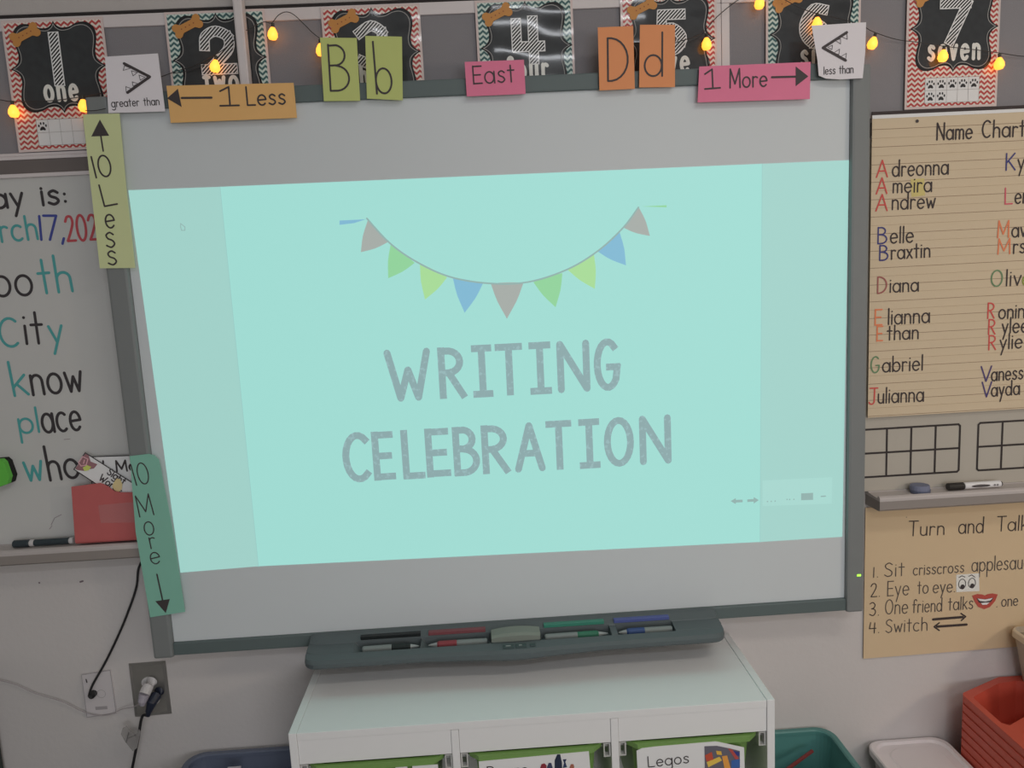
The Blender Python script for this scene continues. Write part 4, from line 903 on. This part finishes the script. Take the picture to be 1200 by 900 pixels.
obj('cord', tube(B(), smoothpts([Vector((q[0] - .011, -.040, q[1] - .030)), Vector((wq[0][0], -.028, wq[0][1]))] + [Vector((p[0], -.0115 if i < 3 else -.0092, p[1])) for i, p in enumerate(wq[1:])], 5), .0011, 6), mat('thin_grey_cord', pc(120, 114, 116, .42), .5), t)
# black power cord
q = (-0.8646, 0.5040)
t = thing('extension_cord', (q[0], -.012, q[1] - .02), 'black power cord plugged into the lower socket of the steel outlet', 'cord')
bm = tube(B(), [(q[0] + .010, -.0115, q[1] + .003), (q[0] + .009, -.026, q[1] + .001), (q[0] + .002, -.040, q[1] - .010), (q[0] - .005, -.044, q[1] - .028), (q[0] - .008, -.044, q[1] - .040)], [.0115, .0125, .0115, .0075, .0045], 14)
obj('plug', bm, mat('navy_black_plastic', (.018, .024, .045, 1), .4), t, label='navy black moulded plug')
cq = [[(-0.8883, 0.4611), (-0.9035, 0.4078), (-0.9165, 0.3649), (-0.9334, 0.3066)]][0]
obj('cord', tube(B(), smoothpts([Vector((q[0] - .008, -.044, q[1] - .039))] + [Vector((p[0], -.040, p[1])) for p in cq] + [Vector((cq[-1][0] - .02, -.06, .2)), Vector((cq[-1][0] - .02, -.08, .012)), Vector((cq[-1][0] - .2, -.1, .006))], 6), .0034, 8), M['blackp'], t, smooth=True)
CT = mat('clear_grey_plastic', (.45, .43, .42, 1), .2, alpha=.6, coat=.8)
bm = slab(B(), [[(-0.8968, 0.4338), (-0.8936, 0.4270), (-0.9063, 0.3865), (-0.9172, 0.3786), (-0.9321, 0.4038), (-0.9396, 0.4240), (-0.9339, 0.4388), (-0.9233, 0.4445), (-0.9170, 0.4310), (-0.9104, 0.4196), (-0.8998, 0.4253)]][0], -.0455, .001)
slab(bm, [[(-0.9243, 0.4210), (-0.9096, 0.4286), (-0.9032, 0.4151), (-0.9164, 0.3877)]][0], -.0495, .001)
obj('tag', bm, CT, t, label='crumpled clear plastic tag')
bm = B()
for q_ in [[(-0.9221, 0.4156), (-0.9015, 0.4227)], [(-0.9184, 0.4305), (-0.9273, 0.4051)]]: ribbon(bm, q_, .0012, -.0505)
obj('tag_fold', bm, mat('tag_line', (.08, .08, .08, 1), .5), t)
bm = B()
for q_ in [[(-1.1033, 0.7916)], [(-1.0036, 0.7890), (-1.0097, 0.7873)]]: ribbon(bm, q_, .004, -.0008)
tag(obj('wall_scuff', bm, mat('scuff', pc(90, 80, 84, .42), .8)), 'small dark scuff marks on the wall below the left tray', 'scuff mark')

# dark green cabinet at the left edge
t = thing('metal_cabinet', (-1.5, -.2, 0), 'dark green metal cabinet side at the lower left edge', 'cabinet')
DG = mat('dark_green_enamel', (.022, .034, .028, 1), .5, noise=.1)
obj('cabinet_body', box(B(), -1.86, -1.240, -.42, -.013, .03, .60, .004), DG, t); obj('cabinet_top', box(B(), -1.87, -1.236, -.43, -.013, .6005, .62, .003), DG, t)
obj('plinth', box(B(), -1.85, -1.25, -.40, -.02, 0, .0295), M['blackp'], t)
for zz in (.31, .04): d_o = obj('drawer', box(B(), -1.85, -1.25, -.432, -.4205, zz, zz + .26, .003), DG, t); obj('drawer_handle', box(B(), -1.60, -1.50, -.450, -.4325, zz + .18, zz + .195, .003), M['steel'], d_o)

# ================================================================== white storage cabinet with green bins
t = thing('storage_cabinet', (.02, -.16, 0), 'white three-column storage cabinet standing under the interactive board', 'cabinet')
cx0, cx1, cyf, cyb, ct = -.4715, .520, -.318, -.014, .560
obj('top_panel', box(B(), cx0 + .0165, cx1 - .0165, cyf + .001, cyb, ct - .017, ct - .001, .001), M['cab'], t)
for xa in (cx0, cx1 - .016): obj('side_panel', box(B(), xa, xa + .016, cyf, cyb, .0, ct, .0012), M['cab'], t)
for xa in (-.146, .180): obj('divider', box(B(), xa, xa + .0155, cyf + .001, cyb - .005, .03, ct - .018, .001), M['cab'], t)
spans = ((cx0 + .0165, -.1465), (-.130, .1795), (.196, cx1 - .0165))
for a, b in spans: obj('front_rail', box(B(), a, b, cyf + .0025, cyf + .018, ct - .070, ct - .0175, .001), M['cab'], t)
obj('back_panel', box(B(), cx0 + .0165, cx1 - .0165, cyb - .004, cyb, .03, ct - .018), M['cab'], t)
obj('bottom_panel', box(B(), cx0 + .0165, cx1 - .0165, cyf + .001, cyb - .005, .015, .029), M['cab'], t)
RUN = mat('runner_plastic', (.62, .62, .60, 1), .35)
for a, b in spans:
    for s_, xx in ((1, a), (-1, b)):
        bm = B(); x_i = xx + s_ * .0006
        def bx_(f0, f1, y0_, y1_, z0_, z1_): box(bm, min(x_i + s_ * f0, x_i + s_ * f1), max(x_i + s_ * f0, x_i + s_ * f1), y0_, y1_, z0_, z1_)
        bx_(0, .003, cyf + .006, -.03, .4560, .4870); bx_(.003, .0235, cyf + .021, -.03, .4700, .4732)
        bx_(.012, .0145, cyf + .006, cyf + .020, .4560, .4866); bx_(.0031, .0119, cyf + .006, cyf + .020, .4560, .4585); bx_(.0031, .0119, cyf + .006, cyf + .020, .4840, .4866)
        obj('runner', bm, RUN, t)
def green_bin(a, b, label):
    tt = thing('storage_bin', ((a + b) / 2, -.17, .26), label, 'bin', 'green bins in the white cabinet')
    xa, xb = a + .0165, b - .0165; yf, yb = cyf - .006, -.04; zt = .4862
    bm = B()
    bev = .02
    def ring(x0_, x1_, y0_, y1_, z_): return [bm.verts.new(v) for v in ((x0_ + bev, y0_, z_), (x1_ - bev, y0_, z_), (x1_, y0_ + bev, z_), (x1_, y1_, z_), (x0_, y1_, z_), (x0_, y0_ + bev, z_))]
    R = [ring(xa + .014, xb - .014, yf + .012, yb, zt - .012), ring(xa + .03, xb - .03, yf + .03, yb, zt - .22), ]
    R2 = [ring(xa + .017, xb - .017, yf + .015, yb - .003, zt - .012), ring(xa + .033, xb - .033, yf + .033, yb - .003, zt - .216)]
    for u, v in ((R[0], R[1]), (R2[0], R2[1]), (R[0], R2[0])):
        for k in range(6): bm.faces.new((u[k], u[(k + 1) % 6], v[(k + 1) % 6], v[k]))
    bm.faces.new(R[1]); bm.faces.new(R2[1])
    obj('bin_body', bm, M['green'], tt)
    bm = B()
    Ro = [ring(xa, xb, yf, yb, zt), ring(xa + .012, xb - .012, yf + .012, yb - .003, zt), ring(xa + .013, xb - .013, yf + .012, yb - .003, zt - .012), ring(xa + .002, xb - .002, yf + .001, yb, zt - .012)]
    for u, v in zip(Ro, Ro[1:] + Ro[:1]):
        for k in range(6): bm.faces.new((u[k], u[(k + 1) % 6], v[(k + 1) % 6], v[k]))
    obj('rim', bm, M['green'], tt)
    return tt, xa, xb, yf
LBL = mat('label_paper', pc(205, 200, 206, .55), .5, coat=.3)
(b1_, xa1, xb1, yf1) = green_bin(*spans[0], 'green bin on the left of the cabinet with two small white label cards')
(b2_, xa2, xb2, yf2) = green_bin(*spans[1], 'green bin in the middle of the cabinet, its label showing small coloured toy figures')
(b3_, xa3, xb3, yf3) = green_bin(*spans[2], 'green bin on the right of the cabinet, labelled Legos')
yl = cyf - .0015
# labels hang from the rims, clear of the sloping fronts
for x_a, x_b, zt in ((-.262, -.238, .4745), (-.228, -.176, .4745)):
    obj('label_card', slab(B(), [(x_a, .36), (x_b, .36), (x_b, zt), (x_a, zt)], yl - .005, .001), LBL, b1_)
lc = obj('label_card', slab(B(), [[(-0.0930, 0.4744), (0.1322, 0.4794), (0.1390, 0.3264), (-0.0928, 0.3223)]][0], yl - .005, .001), LBL, b2_)
text('lettering', 'Bears', ((-0.0774, 0.4432), (0.0046, 0.4428), 0.0189), yl - .0056, .0022, M['char'], lc)
bm_c = [([[(0.0615, 0.4654), (0.0673, 0.4782), (0.0734, 0.4777), (0.0762, 0.4604), (0.0764, 0.4433), (0.0606, 0.4427)]], (.02, .03, .07, 1)), ([[(0.0312, 0.4507), (0.0342, 0.4590), (0.0404, 0.4604), (0.0445, 0.4554), (0.0440, 0.4440), (0.0308, 0.4432)]], (.32, .03, .05, 1)), ([[(0.0452, 0.4515), (0.0491, 0.4607), (0.0543, 0.4603), (0.0565, 0.4506), (0.0568, 0.4373), (0.0446, 0.4383)]], (.05, .06, .14, 1)),
        ([[(0.0782, 0.4660), (0.0861, 0.4663), (0.0832, 0.4599), (0.0862, 0.4483), (0.0774, 0.4471), (0.0805, 0.4582)]], (.03, .05, .13, 1)), ([[(0.0915, 0.4479), (0.0944, 0.4543), (0.0996, 0.4539), (0.1011, 0.4480), (0.0990, 0.4377), (0.0920, 0.4383)]], (.45, .16, .10, 1))]
for i, (q, c_) in enumerate(bm_c): obj('toy_picture', slab(B(), q[0], yl - .0056, 0), mat('toy_picture_%d' % i, c_, .5), lc)
lc = obj('label_card', slab(B(), [[(0.2303, 0.4727), (0.2410, 0.4775), (0.2693, 0.4791), (0.3930, 0.4809), (0.4001, 0.4794), (0.4532, 0.4629), (0.4556, 0.3199), (0.2331, 0.3148)]][0], yl - .005, .001), LBL, b3_)
text('lettering', 'Legos', ((0.2530, 0.4347), (0.3381, 0.4383), 0.0238), yl - .0056, .0022, M['char'], lc, xh=.64)
pic = obj('brick_picture', slab(B(), [[(0.3706, 0.4725), (0.3963, 0.4714), (0.4228, 0.4637), (0.4440, 0.4563), (0.4437, 0.4161), (0.3706, 0.4181)]][0], yl - .0056, 0), mat('picture_ground', pc(84, 82, 92, .55), .5), lc, label='picture of coloured toy bricks')
for i, (q, c_) in enumerate((([[(0.3745, 0.4369), (0.4013, 0.4472), (0.4065, 0.4382), (0.3779, 0.4252)]], pc(196, 160, 70, .55)), ([[(0.3712, 0.4525), (0.3855, 0.4590), (0.3888, 0.4415), (0.3745, 0.4379)]], pc(160, 66, 46, .55)), ([[(0.4066, 0.4478), (0.4173, 0.4488), (0.4241, 0.4196), (0.4116, 0.4187)]], pc(190, 130, 60, .55)),
                             ([[(0.4192, 0.4643), (0.4281, 0.4613), (0.4421, 0.4393), (0.4350, 0.4379)]], pc(150, 64, 60, .55)), ([[(0.4261, 0.4367), (0.4439, 0.4391), (0.4437, 0.4200), (0.4259, 0.4195)]], pc(48, 84, 140, .55)), ([[(0.3944, 0.4611), (0.4050, 0.4593), (0.4066, 0.4506), (0.3960, 0.4524)]], pc(204, 150, 60, .55)), ([[(0.4298, 0.4584), (0.4431, 0.4539), (0.4436, 0.4449), (0.4368, 0.4473)]], pc(40, 50, 110, .55)))):
    obj('pictured_brick', slab(B(), q[0], yl - .0060 - .00005 * i, 0), mat('pictured_brick_%d' % i, c_, .5), pic)
bm = B()
for q in [[(0.3415, 0.5507), (0.3539, 0.5507), (0.3734, 0.5521)], [(0.3504, 0.5548), (0.3593, 0.5547)], [(0.3397, 0.5480), (0.3343, 0.5428)]]: ribbon(bm, q, .0012, cyf + .0022)
obj('scratch', bm, mat('scratch_dark', (.12, .09, .09, 1), .7), t)

# ================================================================== tubs on the floor
def rrect(x0_, x1_, y0_, y1_, r, n=6):
    o_ = []
    for cx, cy, a0 in ((x1_ - r, y1_ - r, 0), (x0_ + r, y1_ - r, 90), (x0_ + r, y0_ + r, 180), (x1_ - r, y0_ + r, 270)):
        for k in range(n + 1): a = math.radians(a0 + 90 * k / n); o_.append((cx + r * math.cos(a), cy + r * math.sin(a)))
    return o_
def loft(bm, rings, cap0=True, cap1=True):
    R = [[bm.verts.new((p[0], p[1], z_)) for p in q] for q, z_ in rings]; n = len(R[0])
    for a, b in zip(R, R[1:]):
        for k in range(n): bm.faces.new((a[k], a[(k + 1) % n], b[(k + 1) % n], b[k]))
    if cap0: bm.faces.new(R[0])
    if cap1: bm.faces.new(R[-1])
    return bm
def tub(x0_, x1_, y0_, y1_, zt, m_, label, r=.05, rimw=.016, name='storage_tub', taper=.03, mi=None):
    t = thing(name, ((x0_ + x1_) / 2, (y0_ + y1_) / 2, 0), label, 'tub')
    q = lambda i, rr=r: rrect(x0_ + i, x1_ - i, y0_ + i, y1_ - i, max(.008, rr - i * .6))
    obj('tub_body', loft(B(), [(q(rimw * .55 + taper), .0), (q(rimw * .55), zt - .012), (q(rimw * .9), zt - .012), (q(rimw * .9 + taper), .006)], True, True), m_, t, smooth=False)
    rim = loft(B(), [(q(0), zt - .014), (q(0), zt - .003), (q(.003), zt), (q(rimw - .003), zt), (q(rimw), zt - .003), (q(rimw), zt - .0115)], False, False)
    obj('rim', rim, m_, t); return t
TL_ = mat('teal_plastic', pc(58, 98, 95, .45), .35, spec=.5)
t = tub(.535, .777, -.40, -.004, .290, TL_, 'open teal plastic tub on the floor right of the cabinet', r=.045)
t.name = 'teal_tub' if False else t.name
# things lying in the teal tub
def stick(pth, r, m_, label, name='craft_stick'):
    o = obj(name, tube(B(), pth, r, 7), m_); tag(o, label, 'stick'); return o
stick([(.60, -.11, .2345), (.71, -.06, .262)], .0045, mat('dark_red_plastic', (.20, .03, .03, 1), .5), 'dark red stick leaning inside the teal tub', 'plastic_stick')
MESHB = mat('red_mesh_fabric', (.16, .035, .04, 1), .6, alpha=.75)
o = obj('mesh_bag', loft(B(), [(rrect(.60, .675, -.28, -.09, .03), .008), (rrect(.595, .68, -.29, -.08, .04), .12), (rrect(.60, .675, -.27, -.09, .035), .19), (rrect(.62, .66, -.2, -.14, .018), .215)]), MESHB, smooth=True); tag(o, 'dark red bag of toys lying in the teal tub', 'bag')
bm = B(); o = obj('toy_ball', disc(bm, .711, -.12, .024, .024, [(.165, .2), (.172, .7), (.19, 1), (.208, .7), (.215, .2)], 14), mat('olive_plastic', (.16, .13, .03, 1), .6), smooth=True); tag(o, 'olive toy piece beside the red bag in the teal tub', 'toy')
# lidded clear tub
t = thing('lidded_tub', (.965, -.17, 0), 'low plastic tub with a white lid, between the teal tub and coral caddies', 'tub')
q = lambda i: rrect(.866 + i, 1.068 - i, -.36 + i, -.004 - i, .035)
obj('tub_body', loft(B(), [(q(.03), 0), (q(.008), .222)]), mat('milky_plastic', pc(150, 144, 142, .5), .3, alpha=.9), t)
LID = mat('white_lid_plastic', pc(186, 178, 178, .52), .4)
obj('lid', loft(B(), [(q(0), .2225), (q(0), .237), (q(.003), .240), (q(.012), .240), (q(.016), .2345), (q(.034), .2345), (q(.037), .237), (q(.040), .237)]), LID, t)
# blue-grey tub at the left
BG = mat('blue_grey_plastic', pc(72, 78, 92, .45), .4)
tb = tub(-.800, -.49, -.42, -.012, .345, BG, 'open blue-grey plastic tub on the floor left of the cabinet', r=.045)
o = obj('paper_packet', box(B(), -.72, -.69, -.16, -.085, .008, .345, .001), mat('packet_white', pc(150, 150, 156, .45), .5)); o.rotation_euler = (0, .12, .2); tag(o, 'small white packet standing in the blue-grey tub', 'packet')

# ================================================================== stack of coral caddies
def holed(outer, holes, z0_, z1_):
    cu = bpy.data.curves.new('outline', 'CURVE'); cu.dimensions = '2D'; cu.fill_mode = 'BOTH'; cu.extrude = (z1_ - z0_) / 2
    for lp in [outer] + holes:
        sp = cu.splines.new('POLY'); sp.points.add(len(lp) - 1); sp.use_cyclic_u = True
        for i, p in enumerate(lp): sp.points[i].co = (p[0], p[1], 0, 1)
    o = bpy.data.objects.new('outline', cu); COL.objects.link(o)
    dg = bpy.context.evaluated_depsgraph_get(); me = bpy.data.meshes.new_from_object(o.evaluated_get(dg))
    bm = B(); bm.from_mesh(me); bmesh.ops.translate(bm, verts=bm.verts, vec=(0, 0, (z0_ + z1_) / 2))
    bpy.data.objects.remove(o); bpy.data.curves.remove(cu); bpy.data.meshes.remove(me)
    return bm
CO = mat('coral_plastic', pc(154, 64, 50, .5), .42, noise=.05)
outer = [(1.070, -.330), (1.072, -.075), (1.078, -.066), (1.196, -.012), (1.206, -.008), (1.42, -.008), (1.428, -.016), (1.428, -.350), (1.418, -.358), (1.100, -.358)]
def ins(poly, d):
    c = Vector((sum(p[0] for p in poly) / len(poly), sum(p[1] for p in poly) / len(poly)))
    return [tuple(Vector(p) + (c - Vector(p)).normalized() * d) for p in poly]
h1 = [(1.086, -.195), (1.088, -.092), (1.094, -.084), (1.186, -.036), (1.235, -.030), (1.262, -.040), (1.262, -.118), (1.254, -.130), (1.165, -.172), (1.098, -.206)]
h2 = [(1.098, -.250), (1.108, -.238), (1.236, -.172), (1.255, -.172), (1.262, -.182), (1.262, -.332), (1.252, -.342), (1.110, -.342), (1.098, -.330)]
h3 = [(1.278, -.036), (1.400, -.036), (1.410, -.046), (1.410, -.332), (1.400, -.342), (1.288, -.342), (1.278, -.332)]
def caddy_bm(zt):
    top = holed(outer, [h1, h2, h3], zt - .003, zt)
    sk = loft(B(), [(outer, zt - .003), (outer, zt - .016), (ins(outer, .003), zt - .0165), (ins(outer, .003), zt - .0222)], False, False)
    pk = [loft(B(), [(h, zt - .0005), (ins(h, .012), zt - .105)], False, True) for h in (h1, h2, h3)]
    return top, sk, pk
def merge(*bms):
    o_ = B()
    for b in bms:
        me = bpy.data.meshes.new('tmp'); b.to_mesh(me); b.free(); o_.from_mesh(me); bpy.data.meshes.remove(me)
    return o_
words = ['topmost', 'second from the top', 'third from the top', 'fourth from the top', 'fifth from the top', 'sixth from the top', 'seventh from the top', 'lowest']
t0 = thing('desk_caddy', (1.25, -.18, .390 - .115), 'coral plastic desk caddy with compartments, topmost of its stack', 'caddy', 'coral desk caddies in a stack')
top, sk, pk = caddy_bm(.390)
obj('rim', merge(top, sk), CO, t0)
for b in pk: obj('compartment', b, CO, t0)
for k in range(1, 8):
    r = t0.copy(); COL.objects.link(r); r.location.z -= .0225 * k; r['label'] = 'coral plastic desk caddy with compartments, %s of its stack' % words[k]
    for ch in list(t0.children):
        c = ch.copy(); COL.objects.link(c); c.parent = r
# low bench under the stack, out of the picture
t = thing('low_bench', (1.27, -.18, 0), 'low wooden bench carrying the stack of coral caddies, under the picture edge', 'bench')
WD = mat('pale_wood', (.35, .24, .14, 1), .6, noise=.1)
bz = .390 - .0225 * 7 - .106
obj('bench_top', box(B(), 1.10, 1.60, -.36, -.014, bz - .02, bz, .002), WD, t)
for xx in (1.12, 1.55):
    for yy in (-.34, -.06): obj('leg', box(B(), xx, xx + .03, yy, yy + .03, 0, bz - .0205, .002), WD, t)
# translucent container standing on the caddies
t = thing('plastic_container', (1.33, -.06, .391), 'translucent grey container standing on the coral caddies at the right edge', 'container')
CL = mat('frosted_plastic', pc(150, 140, 124, .5), .3, alpha=.72, coat=.4)
cc = (1.2189, 0.5251)
q = lambda i: rrect(cc[0] + i, cc[0] + .34 - i, -.205 + i * .4, -.016 - i * .1, .022)
obj('container_body', loft(B(), [(q(.030), .3908), (q(.006), cc[1] - .016), (q(.009), cc[1] - .016), (q(.033), .395)], True, True), CL, t)
obj('rim', loft(B(), [(q(.005), cc[1] - .017), (q(-.001), cc[1] - .016), (q(0), cc[1] - .002), (q(.003), cc[1]), (q(.008), cc[1]), (q(.0095), cc[1] - .0155)], False, False), mat('frosted_rim', pc(166, 154, 136, .5), .3), t)
for i, (xx, yy, mm, lb) in enumerate(((cc[0] + .040, -.060, M['blackp'], 'black-capped marker standing in the translucent container'), (cc[0] + .060, -.075, mat('mustard_plastic', pc(190, 140, 50, .5), .5), 'mustard-capped marker standing in the translucent container'))):
    tt = thing('chunky_marker', (xx, yy, .396), lb, 'marker')
    zt = cc[1] + .016 + .022 * i
    obj('barrel', tube(B(), [(xx + .004, yy, .3962), (xx + .002, yy, zt - .05)], .0085, 10), mat('marker_barrel', (.5, .48, .45, 1), .4), tt)
    obj('cap', tube(B(), [(xx + .002, yy, zt - .05), (xx, yy, zt - .004), (xx, yy, zt)], [.0095, .0095, .006], 10), mm, tt)
# added fittings for the ceiling fill lights, unseen above the picture
for cx, cy in ((.35, -3.3), (1.1, -1.75)):
    t = thing('added_ceiling_light', (cx, cy, 2.85), 'added recessed ceiling light panel with white frame at x %s' % ('middle' if cx < 1 else 'right'), 'ceiling light')
    t['label'] = 'added ceiling light panel above the room centre' if cx < 1 else 'added ceiling light panel nearer the board on the right'
    bm = B(); box(bm, cx - .64, cx + .64, cy - .19, cy + .19, 2.852, 2.889, .003)
    obj('frame', bm, M['whitep'], t); obj('diffuser', box(B(), cx - .6, cx + .6, cy - .15, cy + .15, 2.846, 2.8515), mat('light_diffuser', (.8, .8, .8, 1), .5, emit=(1, .98, .95, 1), strength=.5), t)
